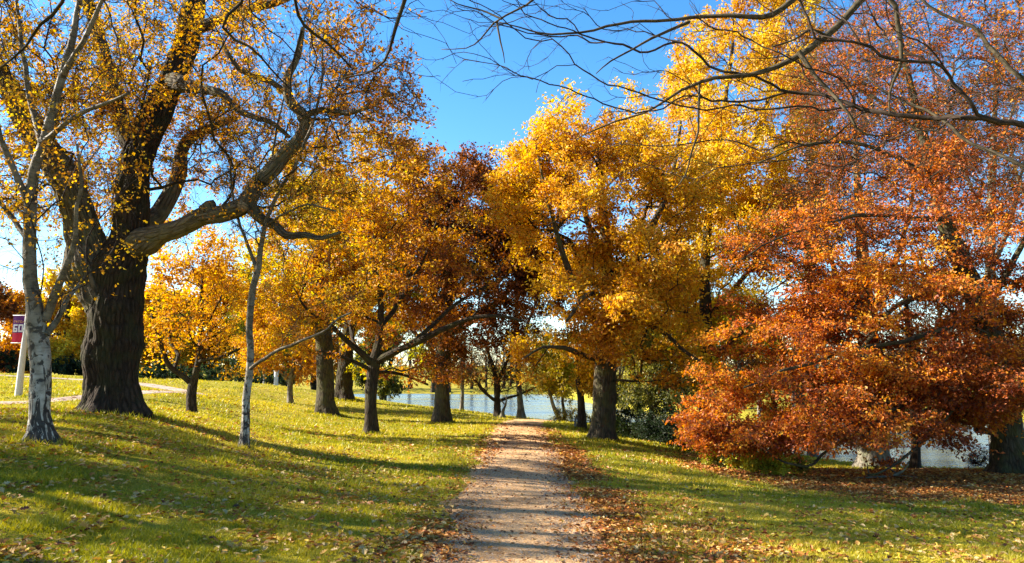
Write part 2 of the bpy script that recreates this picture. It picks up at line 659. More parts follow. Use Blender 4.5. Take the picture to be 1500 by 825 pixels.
def blob_points(blobs, d, n, rng, thr, ns, shell, zs=1., rag=.42):
    """attractor points in a union of ellipsoids, thinned by noise"""
    vol = np.array([b[3] * b[4] * b[5] * (b[6] if len(b) > 6 else 1) for b in blobs], float) ** .8
    out = []
    tot = 0
    for it in range(60):
        k = rng.choice(len(blobs), n * 2, p=vol / vol.sum())
        dirs = unit(rng.normal(size=(n * 2, 3)))
        rr = rng.random(n * 2) ** (1 / 3. / shell)
        pts = np.empty((n * 2, 3))
        for j, b in enumerate(blobs):
            s = k == j
            dd = d + b[2]
            c = P(b[0], b[1], dd)
            r = np.array([b[3] * dd / F, b[5], b[4] * dd / F])
            dj = dirs[s]
            pts[s] = c + dj * rr[s, None] * r * (1 + rag * fbm(dj * 1.7 + j * 7.7, j + 3, 2))[:, None]
        keep = fbm(pts * np.array([1, 1, zs]) / ns, int(rng.integers(1e6)) if it == 0 else seed0, 2) > thr if it else None
        if it == 0:
            seed0 = int(rng.integers(1e6))
            keep = fbm(pts * np.array([1, 1, zs]) / ns, seed0, 2) > thr
        out.append(pts[keep])
        tot += keep.sum()
        if tot >= n: break
    return np.concatenate(out)[:n]


class Skel:
    def __init__(s):
        s.pos, s.par, s.fix, s.pl, s.dir, s.chains = [], [], [], [], [], []

    def add(s, p, par, fix, d):
        s.pos.append(np.asarray(p, float))
        s.par.append(par)
        s.fix.append(fix)
        s.dir.append(d)
        s.pl.append(0 if par < 0 else s.pl[par] + np.linalg.norm(s.pos[-1] - s.pos[par]))
        return len(s.pos) - 1

    def limb(s, rows, step):
        c = crspline(rows, step)
        kk = np.clip(1 - c[:, 3] / .16, 0, 1) * np.clip(np.arange(len(c)) / 4., 0, 1)
        if kk.max() > 0:
            o = np.stack([noise(c[:, :3] * 1.1 + 13 * a, 900 + a) * .07 + noise(c[:, :3] * 3.7 + 13 * a, 910 + a) * .035 for a in range(3)], 1)
            c[:, :3] += o * kk[:, None]
        tg = unit(np.gradient(c[:, :3], axis=0))
        if s.pos:
            par = int(np.argmin(((np.array(s.pos) - c[0, :3]) ** 2).sum(1)))
        else:
            par = -1
        ids = []
        for i in range(len(c)):
            par = s.add(c[i, :3], par, c[i, 3], tg[i])
            ids.append(par)
        s.chains.append(ids)
        return ids

    def grow(s, A, bf, rng, seg=.4, wob=.1, minfix=0., curl=.35):
        A = np.asarray(A)
        n = len(A)
        pos = np.array(s.pos)
        pl = np.array(s.pl)
        # candidate start nodes: fixed limbs above minfix (height fraction from first node)
        ok = np.ones(len(pos), bool)
        if minfix > 0: ok[pos[:, 2] < minfix] = False
        cost = np.full(n, 1e9)
        near = np.zeros(n, int)
        idx = np.nonzero(ok)[0]
        for c0 in range(0, n, 400):
            D = np.sqrt(((A[c0:c0 + 400, None] - pos[None, idx]) ** 2).sum(-1))
            Cst = D + bf * pl[None, idx]
            j = Cst.argmin(1)
            near[c0:c0 + 400] = idx[j]
            cost[c0:c0 + 400] = Cst[np.arange(len(j)), j]
        alive = np.ones(n, bool)
        tips = []
        for it in range(n):
            i = int(np.where(alive, cost, 1e18).argmin())
            alive[i] = False
            a = near[i]
            p0, p1 = s.pos[a], A[i]
            L = np.linalg.norm(p1 - p0)
            k = max(1, int(round(L / seg)))
            ctl = p0 + s.dir[a] * L * curl
            cur = a
            new = []
            for q in range(1, k + 1):
                t = q / k
                p = (1 - t) ** 2 * p0 + 2 * t * (1 - t) * ctl + t * t * p1
                if q < k: p = p + rng.normal(size=3) * wob * seg
                dd = p - s.pos[cur]
                dd = dd / max(np.linalg.norm(dd), 1e-6)
                cur = s.add(p, cur, 0., dd)
                new.append(cur)
            tips.append(cur)
            for m in (new if len(new) < 4 else new[1::2] + [new[-1]]):
                c = np.sqrt(((A - s.pos[m]) ** 2).sum(1)) + bf * s.pl[m]
                b = c < cost
                cost = np.where(b, c, cost)
                near = np.where(b, m, near)
        return tips

    def radii(s, rtip, ex):
        n = len(s.pos)
        acc = np.zeros(n)
        r = np.zeros(n)
        hasch = np.zeros(n, bool)
        for i in range(n - 1, -1, -1):
            r[i] = s.fix[i] if s.fix[i] > 0 else max(rtip, acc[i] ** (1 / ex))
            p = s.par[i]
            if p >= 0:
                acc[p] += r[i] ** ex
        for i in range(n):
            p = s.par[i]
            if p >= 0 and s.fix[i] == 0: r[i] = min(r[i], r[p] * (.75 if s.fix[p] > 0 else 1.))
        s.r = r
        return r

    def grown_chains(s):
        n = len(s.pos)
        main = np.full(n, -1)
        best = np.zeros(n)
        for i in range(n):
            p = s.par[i]
            if p >= 0 and s.fix[i] == 0 and s.fix[p] == 0 and s.r[i] > best[p]:
                best[p] = s.r[i]
                main[p] = i
        out = []
        for i in range(n):
            if s.fix[i] > 0: continue
            p = s.par[i]
            if s.fix[p] > 0 or main[p] != i:
                ch = [p, i]
                j = main[i]
                while j >= 0:
                    ch.append(j)
                    j = main[j]
                out.append(ch)
        return out


def bark_disp(base, flare=.35, fl_h=.5, lobes=5, ridge=.06, lumps=(), seed=0, ph=0.):
    base = np.asarray(base)

    def f(pt, N, RR, th, seg, bark):
        h = pt[..., 2] - base[2]
        d = RR * flare * np.exp(-np.clip(h, 0, None) / fl_h) * (1 + .55 * np.sin(lobes * th + ph) + .3 * np.sin((lobes - 2) * th + 2 * ph))
        sh = RR.shape
        q = np.stack([bark[..., 0] * 11, bark[..., 1] * 11, bark[..., 2] * 2.6], -1).reshape(-1, 3)
        q = q + .9 * np.stack([noise(q * .6, seed + 3), noise(q * .6 + 31, seed + 4), noise(q * .5 + 57, seed + 5)], 1)
        nz = (1 - np.abs(noise(q, seed)) * 2.4) * .7 + .5 * noise(q * 2.1, seed + 2)
        q2 = np.stack([bark[..., 0] * 2.2, bark[..., 1] * 2.2, bark[..., 2] * .8], -1).reshape(-1, 3)
        d = d + (ridge * nz + ridge * 1.2 * noise(q2, seed + 8)).reshape(sh) * np.minimum(RR, .8)
        q3 = np.stack([N[..., 0] * .7, N[..., 1] * .7 + N[..., 2] * .5, seg * 1.3], -1).reshape(-1, 3)
        d = d + RR * (.16 * fbm(q3, seed + 12, 2)).reshape(sh)
        for (c, s_, a) in lumps:
            d = d + a * np.exp(-((pt - np.asarray(c)) ** 2).sum(-1) / s_ ** 2)
        return d
    return f


def cones(acc, a, b, r0, rng):
    """thin three-sided twigs from a to b with a slight bend"""
    n = len(a)
    t = unit(b - a)
    u = unit(np.cross(t, rng.normal(size=(n, 3))))
    v = np.cross(t, u)
    L = np.linalg.norm(b - a, axis=1, keepdims=True)
    mid = (a + b) / 2 + u * L * .09 * rng.normal(size=(n, 1))
    V = np.empty((n, 7, 3))
    r0 = np.asarray(r0).reshape(-1, 1)
    for k in range(3):
        o = u * math.cos(k * 2.094) + v * math.sin(k * 2.094)
        V[:, k] = a + o * r0
        V[:, 3 + k] = mid + o * r0 * .65
    V[:, 6] = b
    i = (np.arange(n) * 7)[:, None]
    q = np.concatenate([i + np.array([[k, (k + 1) % 3, 3 + (k + 1) % 3, 3 + k]]) for k in range(3)])
    tr = np.concatenate([i + np.array([[3 + k, 3 + (k + 1) % 3, 6]]) for k in range(3)])
    acc.add(V.reshape(-1, 3), q, tr)


def tree(name, label, cat, base, limbs, blobs, n, leaves, leaf, pal, bark, seed, thr=-.15, ns=2.2, shell=1.15, zs=1.,
         bf=.35, seg=.45, wob=.1, rtip=.006, ex=2.15, per=12, tw=(.3, .7), flat=1., up=.1, wid=.55, flare=.3, fl_h=.4,
         ridge=.05, lumps=(), vgrad=None, vamp=.55, vbase=.5, group=None, emit_r=.022, twig_mat=None, step=.3,
         limb_name='limb', minh=None, twr=.004, spread=.07, bare_twigs=0, matter=None, curl=.35, cat_crown='crown', lay=.0, jit=.19, fade=None, limb_mat=None):
    rng = np.random.default_rng(seed)
    px, py, d = base
    b = P(px, py, d)
    b[2] = gz(b[0], b[1])
    root = thing(name, label, cat, b, group)
    sk = Skel()
    for li, lb in enumerate(limbs):
        rows = []
        for r in lb:
            dd = d + r[2]
            p = P(r[0], r[1], dd)
            rows.append((*p, r[3] / 2 * dd / F))
        if li == 0:
            rows[0] = (b[0], b[1], b[2], rows[0][3])
            rows.insert(0, (b[0] * 2 - rows[1][0] if False else b[0], b[1], b[2] - .35, rows[0][3] * 1.03))
        sk.limb(rows, step if rows[0][3] > .05 else step * .7)
    zmin = b[2] + (minh if minh is not None else 1.0)
    if n:
        A = blob_points(blobs, d, n, rng, thr, ns, shell, zs)
        A = A[A[:, 2] > b[2] + .15]
        A = A[A[:, 2] > ground(A[:, 0], A[:, 1]) + .2]
        sk.grow(A, bf, rng, seg, wob, zmin, curl)
    sk.radii(rtip, ex)
    pos, r = np.array(sk.pos), sk.r
    par = np.array(sk.par)
    # fixed wood: the trunk, then each limb a part of its own
    for ci, ids in enumerate(sk.chains):
        acc = Acc()
        rr = r[ids]
        big = rr.max()
        m = 132 if big > .5 else 28 if big > .15 else 14 if big > .06 else 8
        pp = pos[ids]
        if big > .12:
            c = crspline(np.c_[pp, rr], .05 if big > .5 else .08 if big > .3 else .14)
            pp, rr = c[:, :3], c[:, 3]
        tube(acc, pp, rr, m, 0. if ci == 0 else 2.5 + ci,
             bark_disp(b, flare if ci == 0 else 0., fl_h, 5, ridge, lumps, seed + ci, seed) if big > .05 else None)
        acc.build('trunk' if ci == 0 else limb_name, bark if ci == 0 or limb_mat is None else (SUNLITLIMB if ci == 2 else limb_mat), root, True, b)
    # grown branches
    acc = Acc()
    any_b = False
    for ch in sk.grown_chains():
        rr = r[ch].copy()
        rr[0] = min(rr[0], rr[1] * 1.15)
        big = rr[1]
        tube(acc, pos[ch], rr, 8 if big > .06 else 5 if big > .02 else 3, 4., None, True)
        any_b = True
    grown = np.array([f == 0 for f in sk.fix])
    E = np.nonzero(grown & (r < emit_r))[0]
    dirs = np.array(sk.dir)
    cen = pos.mean(0)

    def twigs(nt):
        e = rng.choice(E, nt)
        f = rng.random((nt, 1))
        a0 = pos[e] * f + pos[par[e]] * (1 - f)
        o = unit(pos[e] - cen)
        dv = .7 * dirs[e] + .75 * rng.normal(size=(nt, 3)) + .45 * o
        dv[:, 2] = dv[:, 2] * flat + up
        dv = unit(dv)
        L = rng.uniform(tw[0], tw[1], (nt, 1))
        return a0, a0 + dv * L, dv, e

    if len(E):
        nt = max(1, int(leaves / per)) if leaves else 0
        tacc = acc
        if nt + bare_twigs:
            a0, b0, dv, e = twigs(nt + bare_twigs)
            if twr: 
                cones(tacc, a0, b0, np.minimum(twr, r[e] * .9 + .001), rng)
                any_b = True
        if leaves:
            k = rng.integers(0, nt, leaves)
            t = rng.uniform(.1, 1.08, (leaves, 1))
            c = a0[k] * (1 - t) + b0[k] * t + rng.normal(size=(leaves, 3)) * spread * np.array([1, 1, flat ** .5])
            ax = unit(dv[k] + .8 * rng.normal(size=(leaves, 3)) + np.array([0, 0, -.25]))
            nr = unit(rng.normal(size=(leaves, 3)) * (1 - lay) + np.array([0, 0, .35 + 1.2 * lay]))
            tv = fbm(c / 2.2, seed + 50, 2) * vamp * .5 + rng.normal(size=nt + bare_twigs)[k] * .11 + rng.normal(size=leaves) * jit + vbase
            if vgrad is not None:
                tv = tv + (c - b) @ np.asarray(vgrad)
            tint = lerp_pal(pal, tv) * rng.uniform(.75, 1.2, (leaves, 1))
            ok = c[:, 2] > ground(c[:, 0], c[:, 1]) + .05
            if fade: ok &= rng.random(leaves) < 1 + (fade[2] - 1) * sstep(fade[0], fade[1], c[:, 2] + 1.2 * fbm(c / 2.5, seed + 70, 2) - b[2])
            L = leaf * rng.uniform(.55, 1.4, leaves)
            me = make_leaves((c - b)[ok], ax[ok], nr[ok], L[ok], wid, tint[ok])
            cr = link(cat_crown, me, matter or LEAF, root)
    if any_b:
        acc.build('branches', twig_mat or bark, root, True, b)
    return root


# palettes (dark/red end first)
YEL = [(.30, .12, .012), (.50, .22, .012), (.62, .33, .015), (.66, .42, .025), (.60, .46, .04)]
GOLD = [(.26, .085, .012), (.45, .17, .012), (.58, .27, .013), (.64, .36, .018), (.66, .43, .03)]
ORNG = [(.18, .055, .014), (.34, .115, .013), (.48, .19, .013), (.58, .29, .015), (.62, .38, .02)]
RUST = [(.10, .034, .012), (.18, .056, .014), (.30, .095, .015), (.42, .15, .015), (.52, .24, .018)]
BEECH = [(.20, .045, .015), (.38, .088, .016), (.53, .145, .016), (.61, .23, .016), (.66, .36, .03)]
OLIVE = [(.20, .06, .014), (.36, .13, .014), (.50, .24, .015), (.56, .34, .018), (.44, .36, .03)]
YGRN = [(.30, .20, .015), (.42, .32, .02), (.48, .42, .025), (.42, .44, .04), (.28, .34, .04)]
DULLG = [(.05, .06, .015), (.09, .10, .02), (.16, .15, .025), (.26, .21, .03), (.4, .27, .03)]
DARKG = [(.012, .022, .008), (.02, .034, .012), (.035, .055, .016), (.05, .075, .02)]
FALL = [(.10, .035, .015), (.22, .075, .02), (.36, .14, .025), (.45, .25, .06), (.5, .36, .16), (.55, .36, .04)]


def ancient_oak():
    d = 15.5
    lumps = [(P(226, 462, d - .2), .34, .26), (P(228, 380, d - .3), .22, .22), (P(112, 400, d), .35, .2), (P(120, 385, d - .5), .3, .15),
             (P(215, 500, d), .4, .1), (P(170, 470, d - .7), .5, .06)]
    limbs = [
        [(164, 605, 0, 74.2), (166, 560, 0, 67.9), (168, 500, 0, 69.6), (170, 440, 0, 72.9), (176, 395, 0, 69.6), (190, 350, 0, 51.3), (193, 300, 0, 44.7), (200, 240, .1, 43.0), (222, 180, .2, 43.0), (252, 115, .3, 38.1), (276, 50, .4, 33.1), (288, -20, .6, 29.8), (300, -120, .7, 21.5), (330, -230, .5, 11.6)],
        [(165, 440, .1, 70), (140, 395, 0, 60), (118, 330, -.2, 48), (104, 280, -.4, 44), (78, 235, -.5, 40), (45, 185, -.6, 34), (10, 125, -.7, 30),
         (-30, 60, -.8, 24), (-70, -40, -1., 14)],
        [(186, 372, .3, 40), (202, 358, .0, 46), (220, 349, -.3, 37), (240, 342, -.55, 30), (266, 333, -.8, 27), (298, 317, -1., 29), (330, 312, -1.2, 26), (358, 299, -1.3, 26), (374, 272, -1.3, 23),
         (400, 247, -1.4, 23), (420, 222, -1.45, 20), (442, 200, -1.5, 20), (446, 172, -1.6, 17), (424, 148, -1.7, 14), (418, 118, -1.75, 11), (434, 85, -1.8, 9), (446, 40, -2, 7)],
        [(362, 298, -1.3, 20), (384, 322, -1.3, 14), (402, 328, -1.4, 12), (420, 343, -1.5, 11), (446, 343, -1.6, 9), (470, 348, -1.7, 7), (500, 340, -1.8, 4)],
        [(205, 330, .5, 34), (228, 318, .8, 28), (248, 290, 1., 24), (262, 255, 1.2, 20), (268, 215, 1.3, 16), (300, 190, 1.4, 11), (345, 175, 1.5, 8)],
        [(248, 120, .3, 30), (290, 128, -.5, 15), (325, 138, -1, 12), (356, 165, -1.2, 10), (395, 178, -1.4, 8), (425, 200, -1.5, 5)],
        [(280, 45, .4, 24), (330, 25, 0, 15), (375, 10, -.3, 13), (420, -2, -.5, 11), (480, -30, -.8, 8)],
        [(205, 235, 0, 34), (180, 190, .3, 26), (165, 130, .6, 22), (150, 70, .8, 18), (120, -20, 1, 14), (90, -120, 1.2, 8)],
        [(438, 175, -1.6, 12), (470, 160, -1.8, 9), (510, 165, -2., 7), (560, 150, -2.2, 5)],
        [(425, 142, -1.7, 10), (395, 120, -1.6, 8), (350, 100, -1.6, 7), (320, 60, -1.6, 5)],
    ]
    blobs = [(60, 120, -.5, 170, 150, 4.5), (240, 60, 0, 200, 170, 5), (250, 210, .5, 160, 95, 4), (430, 130, -1, 150, 130, 4, .6), (540, 130, -1.5, 95, 120, 3.2, .7),
             (420, 270, -1, 90, 60, 2.5), (-60, 60, 0, 150, 160, 4), (200, -180, .5, 260, 130, 6, .12), (440, -60, -.5, 160, 110, 4.5, .2), (150, 300, 1.5, 110, 60, 3.), (0, 260, 0, 120, 80, 3.5)]
    o = tree('ancient_oak', 'massive old oak with thick dark burred trunk and lopped limb, left of the path', 'tree', (165, 605, d), limbs, blobs, 2600,
             64000, .076, GOLD, OAKBARK, 11, thr=-.25, ns=1.6, bf=.28, seg=.35, wob=.16, rtip=.005, per=7, tw=(.2, .5), flare=.42, fl_h=.28, ridge=.075, lumps=lumps,
             vbase=.66, vamp=.7, twig_mat=DARKBARK, curl=.45, bare_twigs=15000, spread=.05, twr=.0045, vgrad=(-.035, 0, -.01), limb_mat=LIMBBARK)
    # the sawn stub and the pale healed cut on the lopped limb
    acc = Acc()
    b = np.array(o.location)
    rows = crspline([(*P(300, 318, d - 1.), .15), (*P(306, 305, d - 1.15), .15), (*P(303, 297, d - 1.2), .13)], .06)
    tube(acc, rows[:, :3], rows[:, 3], 16, 3., bark_disp(b, 0, .5, 5, .08, (), 4))
    acc.build('limb_stub', SUNLITLIMB, o, True, b)
    acc = Acc()
    rows = crspline([(*P(356, 302, d - 1.42), .13), (*P(358, 301, d - 1.46), .12)], .03)
    tube(acc, rows[:, :3], rows[:, 3], 16, 3., bark_disp(b, 0, .5, 5, .05, (), 5))
    acc.build('healed_cut', CUTWOOD, o, True, b)


def birches():
    limbs = [
        [(62, 645, 0, 32.7), (60, 610, 0, 26.7), (58, 560, 0, 26.7), (55, 500, 0, 27.3), (52, 450, 0, 23.4), (45, 395, 0, 18.7), (41, 350, 0, 16.8), (42, 295, 0, 15.6), (50, 250, 0, 14.3), (64, 205, 0, 13.1), (78, 160, 0, 11.8), (94, 105, 0, 10.6), (106, 50, .1, 9.3), (116, -10, .2, 8.1), (125, -90, .3, 5.6), (130, -180, .3, 3.1)],
        [(66, 470, 0, 12.0), (80, 440, 0, 11.2), (92, 405, -.1, 9.5), (104, 365, -.2, 7.7), (108, 320, -.3, 6.0), (120, 270, -.4, 5.2), (118, 215, -.5, 3.4)],
        [(68, 490, 0, 10.3), (84, 470, .1, 7.7), (102, 440, .2, 6.0), (118, 420, .3, 4.3)],
        [(42, 300, 0, 11.2), (26, 262, -.1, 8.6), (8, 215, -.2, 7.7), (-8, 160, -.3, 6.0), (-18, 90, -.4, 4.3)],
        [(40, 350, 0, 8.6), (20, 325, .1, 6.9), (-4, 285, .2, 6.0), (-30, 240, .3, 4.3)],
        [(62, 210, 0, 10.3), (48, 160, .2, 7.7), (40, 100, .3, 6.9), (28, 40, .4, 5.2), (22, -40, .4, 3.4)],
        [(64, 208, 0, 9.5), (100, 180, -.2, 6.9), (145, 158, -.3, 6.0), (190, 138, -.4, 4.3)],
        [(90, 115, 0, 10.3), (112, 75, -.2, 8.6), (135, 30, -.3, 6.9), (160, -20, -.4, 5.2)],
    ]
    blobs = [(60, 250, 0, 130, 120, 1.8), (70, 80, 0, 150, 130, 2), (110, -80, 0, 150, 100, 2), (10, 330, .2, 90, 80, 1.2), (150, 240, -.3, 90, 80, 1.), (95, 390, -.2, 50, 70, .8)]
    tree('silver_birch', 'larger white barked birch with black scars, in front of the old oak', 'tree', (62, 645, 11), limbs, blobs, 680, 5200, .05, YEL, BIRCH, 21,
         thr=-.4, ns=1.2, bf=.5, seg=.25, wob=.14, rtip=.003, per=3, tw=(.15, .45), up=-.15, flare=.5, fl_h=.16, ridge=.07, twig_mat=REDTWIG, bare_twigs=4200, twr=.0022, wid=.8, spread=.03, emit_r=.012, vbase=.6, step=.2)
    limbs = [
        [(358, 662, 0, 12.3), (359, 620, 0, 11.5), (361, 570, 0, 10.7), (364, 520, 0, 10.2), (367, 460, 0, 9.8), (371, 420, 0, 9.0), (378, 395, 0, 8.6), (385, 345, 0, 6.6), (396, 310, -.1, 6.1),
         (413, 276, -.1, 5.7), (433, 247, -.2, 5.3), (447, 205, -.2, 4.9), (458, 170, -.3, 4.1), (470, 110, -.3, 3.3), (478, 40, -.4, 2.5)],
        [(377, 397, 0, 6.6), (369, 372, .1, 5.3), (360, 345, .2, 4.5), (346, 315, .3, 4.1), (336, 270, .4, 3.3), (340, 220, .5, 2.5)],
        [(366, 541, 0, 5.7), (378, 530, -.2, 5.3), (400, 516, -.4, 4.9), (430, 505, -.6, 4.5), (462, 494, -.8, 4.1), (490, 472, -1, 3.3), (520, 452, -1.1, 2.5)],
        [(390, 330, 0, 4.1), (420, 310, -.3, 3.3), (450, 300, -.5, 2.9), (490, 310, -.7, 2.5)],
        [(412, 277, -.1, 4.1), (400, 235, .1, 3.3), (404, 190, .2, 2.9), (415, 140, .2, 2.5)],
    ]
    blobs = [(400, 260, 0, 95, 110, 1.6), (450, 130, -.3, 80, 110, 1.4), (460, 420, -.7, 70, 70, .8), (340, 280, .3, 40, 80, .8)]
    tree('silver_birch', 'slender pale birch with thin forked trunk, between the old oak and the path', 'tree', (358, 662, 14), limbs, blobs, 420, 1700, .05, ORNG, BIRCH, 22,
         thr=-.4, ns=1.2, bf=.5, seg=.3, wob=.14, rtip=.003, per=3, tw=(.2, .5), flare=.5, fl_h=.15, ridge=.03, twig_mat=GREYTWIG, bare_twigs=3200, twr=.0025, spread=.03, emit_r=.012, step=.2, minh=1.5)


def left_trees():
    # small gold tree behind the oak
    limbs = [
        [(282, 616, 0, 12), (281, 590, 0, 11.5), (283, 565, 0, 12), (291, 535, 0, 8.5), (294, 500, 0, 8), (294, 465, .1, 7), (296, 425, .1, 5), (300, 380, .2, 3)],
        [(282, 563, 0, 10), (268, 551, 0, 8.5), (252, 540, -.2, 7.5), (240, 518, -.3, 6.5), (232, 490, -.4, 5.5), (222, 460, -.5, 4)],
        [(255, 542, -.1, 6), (262, 520, .3, 5), (252, 505, .5, 4), (246, 470, .7, 3)],
        [(291, 530, 0, 6), (306, 526, -.3, 5), (330, 522, -.5, 4), (352, 510, -.6, 3)],
        [(294, 500, 0, 5), (312, 495, .3, 4), (335, 480, .5, 3)],
    ]
    blobs = [(250, 450, 0, 62, 70, 1.7), (310, 440, 0, 66, 75, 1.7), (285, 380, 0, 70, 55, 1.7), (330, 510, -.3, 45, 32, 1.), (235, 520, -.3, 28, 35, .8)]
    tree('oak_tree', 'small golden tree with low forked dark trunk, just behind the old oak', 'tree', (282, 616, 22), limbs, blobs, 600, 10500, .1, GOLD, DARKBARK, 31,
         thr=-.05, ns=1., seg=.3, rtip=.005, per=20, spread=.09, bare_twigs=900, emit_r=.014, tw=(.2, .45), vbase=.62, wob=.15, step=.22)
    # spreading orange oak
    limbs = [
        [(543, 638, 0, 18), (543, 600, 0, 17), (545, 560, 0, 17), (548, 532, 0, 17), (555, 500, 0, 11), (558, 460, 0, 10), (556, 425, .1, 8), (548, 385, .2, 6), (552, 330, .3, 4), (560, 270, .3, 3)],
        [(546, 535, 0, 11), (530, 518, -.3, 9), (508, 500, -.6, 8), (484, 478, -1, 6), (460, 462, -1.2, 4), (440, 440, -1.4, 3)],
        [(551, 530, 0, 12), (580, 515, -.4, 10), (615, 500, -.8, 9), (655, 480, -1.2, 8), (690, 466, -1.5, 6.5), (730, 462, -1.8, 5), (765, 470, -2, 3)],
        [(600, 506, -.6, 7), (635, 475, 0, 6), (665, 448, .4, 5), (700, 425, .8, 4), (740, 405, 1, 3)],
        [(556, 480, 0, 8), (580, 450, .8, 7), (600, 415, 1.2, 5), (625, 370, 1.4, 4), (640, 320, 1.5, 3)],
        [(550, 545, 0, 6), (575, 546, .8, 5), (600, 552, 1.2, 4), (628, 565, 1.4, 3)],
        [(545, 530, 0, 8), (520, 505, .8, 6), (510, 470, 1.4, 5), (490, 420, 1.8, 4), (480, 370, 2, 3)],
        [(540, 540, 0, 6), (505, 525, -.5, 4.5), (470, 515, -1, 3.5)],
    ]
    blobs = [(500, 350, 0, 95, 95, 3.2), (590, 300, 0, 110, 90, 3.5), (640, 390, 0, 100, 75, 3.), (520, 430, -.6, 90, 60, 2.4), (560, 230, 0, 80, 45, 2.2), (620, 540, 1., 60, 22, 1.2),
             (700, 440, -1, 50, 30, 1.5, .6), (450, 410, -.5, 50, 70, 1.6), (470, 500, -.8, 60, 35, 1.6), (590, 470, .5, 90, 45, 2.5)]
    tree('oak_tree', 'spreading bronze oak with straight dark trunk, on the left beside the path', 'tree', (543, 638, 24), limbs, blobs, 2000, 40000, .11, OLIVE, DARKBARK, 32,
         thr=-.02, ns=1.2, seg=.4, rtip=.006, per=30, tw=(.25, .5), spread=.11, flat=.55, lay=.2, emit_r=.014, vamp=.9, bare_twigs=4500, vbase=.33, vgrad=(-.045, 0, .0), wob=.14, curl=.4, flare=.4, fl_h=.22)
    # copper tree: dark red crown
    limbs = [
        [(647, 624, 0, 25), (648, 590, 0, 23), (648, 550, 0, 22), (652, 500, 0, 20), (655, 440, 0, 17), (662, 380, 0, 13), (672, 310, 0, 8), (680, 250, 0, 4)],
        [(653, 490, 0, 13), (690, 470, -.5, 10), (730, 440, -1, 8), (765, 400, -1.4, 5), (790, 350, -1.6, 3)],
        [(655, 440, 0, 11), (690, 400, .5, 8), (720, 350, .8, 6), (735, 290, 1, 4)],
        [(652, 510, 0, 10), (620, 500, .3, 7), (595, 470, .6, 5), (580, 430, .8, 3)],
    ]
    blobs = [(700, 340, 0, 90, 90, 4), (760, 390, -.6, 85, 80, 3.4), (690, 292, 0, 62, 52, 3), (800, 440, -.6, 60, 55, 2.6), (640, 400, .6, 60, 90, 3), (720, 480, -.6, 85, 34, 2.4, .5), (650, 515, 0, 45, 26, 1.6, .6), (640, 320, 0, 50, 55, 2.5), (800, 380, -1.5, 60, 60, 2.4)]
    tree('oak_tree', 'tall tree with dense dark red crown and straight trunk, left of path end', 'tree', (647, 624, 33), limbs, blobs, 1800, 100000, .135, RUST, MOSSBARK, 33,
         thr=-.08, ns=1.5, seg=.55, rtip=.006, per=32, tw=(.3, .65), flat=.6, spread=.13, vbase=.16, wob=.12, flare=.35, fl_h=.3, vgrad=(-.02, 0, 0))
    # two thick trunks on the rise
    limbs = [
        [(478, 610, 0, 27), (477, 580, 0, 24), (476, 540, 0, 24), (474, 495, 0, 23), (470, 440, 0, 18), (465, 380, 0, 12), (460, 310, 0, 6)],
        [(474, 490, 0, 14), (445, 440, -.5, 9), (420, 390, -.8, 6), (400, 340, -1, 3)],
        [(473, 470, 0, 14), (505, 420, .5, 9), (530, 370, .8, 6), (545, 310, 1, 3)],
    ]
    blobs = [(430, 370, 0, 80, 80, 3.5), (500, 330, 0, 85, 90, 4), (460, 270, 0, 75, 50, 3), (470, 440, -1., 80, 45, 3), (400, 460, -1, 45, 50, 2)]
    tree('oak_tree', 'golden tree with wide flared trunk, foremost of two thick trunks on the grassy rise', 'tree', (478, 610, 35), limbs, blobs, 1200, 38000, .15, OLIVE, MOSSBARK, 34,
         thr=-.08, ns=1.5, seg=.6, rtip=.007, spread=.13, per=32, tw=(.3, .65), vbase=.68, flare=.35, fl_h=.4)
    limbs = [
        [(505, 587, 0, 25), (505, 560, 0, 22), (507, 520, 0, 21), (512, 470, 0, 16), (518, 400, 0, 10), (525, 330, 0, 5)],
        [(508, 500, 0, 12), (540, 450, .5, 8), (570, 400, .8, 4)],
    ]
    blobs = [(530, 400, 0, 80, 75, 4), (560, 350, 0, 80, 80, 4), (600, 430, .5, 75, 60, 4), (510, 310, 0, 70, 60, 3.5), (590, 520, 0, 60, 35, 3)]
    tree('oak_tree', 'bright yellow tree with dark trunk, rear of two thick trunks on the grassy rise', 'tree', (505, 587, 44), limbs, blobs, 1000, 52000, .17, YGRN, DARKBARK, 35,
         thr=-.1, ns=2.4, seg=.7, rtip=.008, per=12, tw=(.3, .7), vbase=.3, flare=.35, fl_h=.4)
    limbs = [
        [(425, 593, 0, 8), (425, 575, 0, 7.5), (426, 558, 0, 8), (430, 530, 0, 5), (432, 500, 0, 3)],
        [(425, 562, 0, 5), (413, 548, 0, 4), (404, 530, 0, 3), (398, 505, 0, 2)],
        [(427, 556, 0, 5), (440, 540, 0, 4), (450, 515, 0, 2.5)],
    ]
    blobs = [(420, 500, 0, 60, 42, 2.4), (390, 525, 0, 45, 32, 2), (455, 520, 0, 38, 34, 1.6), (420, 460, 0, 48, 35, 2.)]
    tree('oak_tree', 'little orange tree with short pale trunk on the crest of the lawn', 'tree', (425, 593, 40), limbs, blobs, 420, 15000, .13, ORNG, PALEBARK, 36,
         thr=-.15, ns=1.4, seg=.5, rtip=.006, per=12, tw=(.25, .5), vbase=.6)


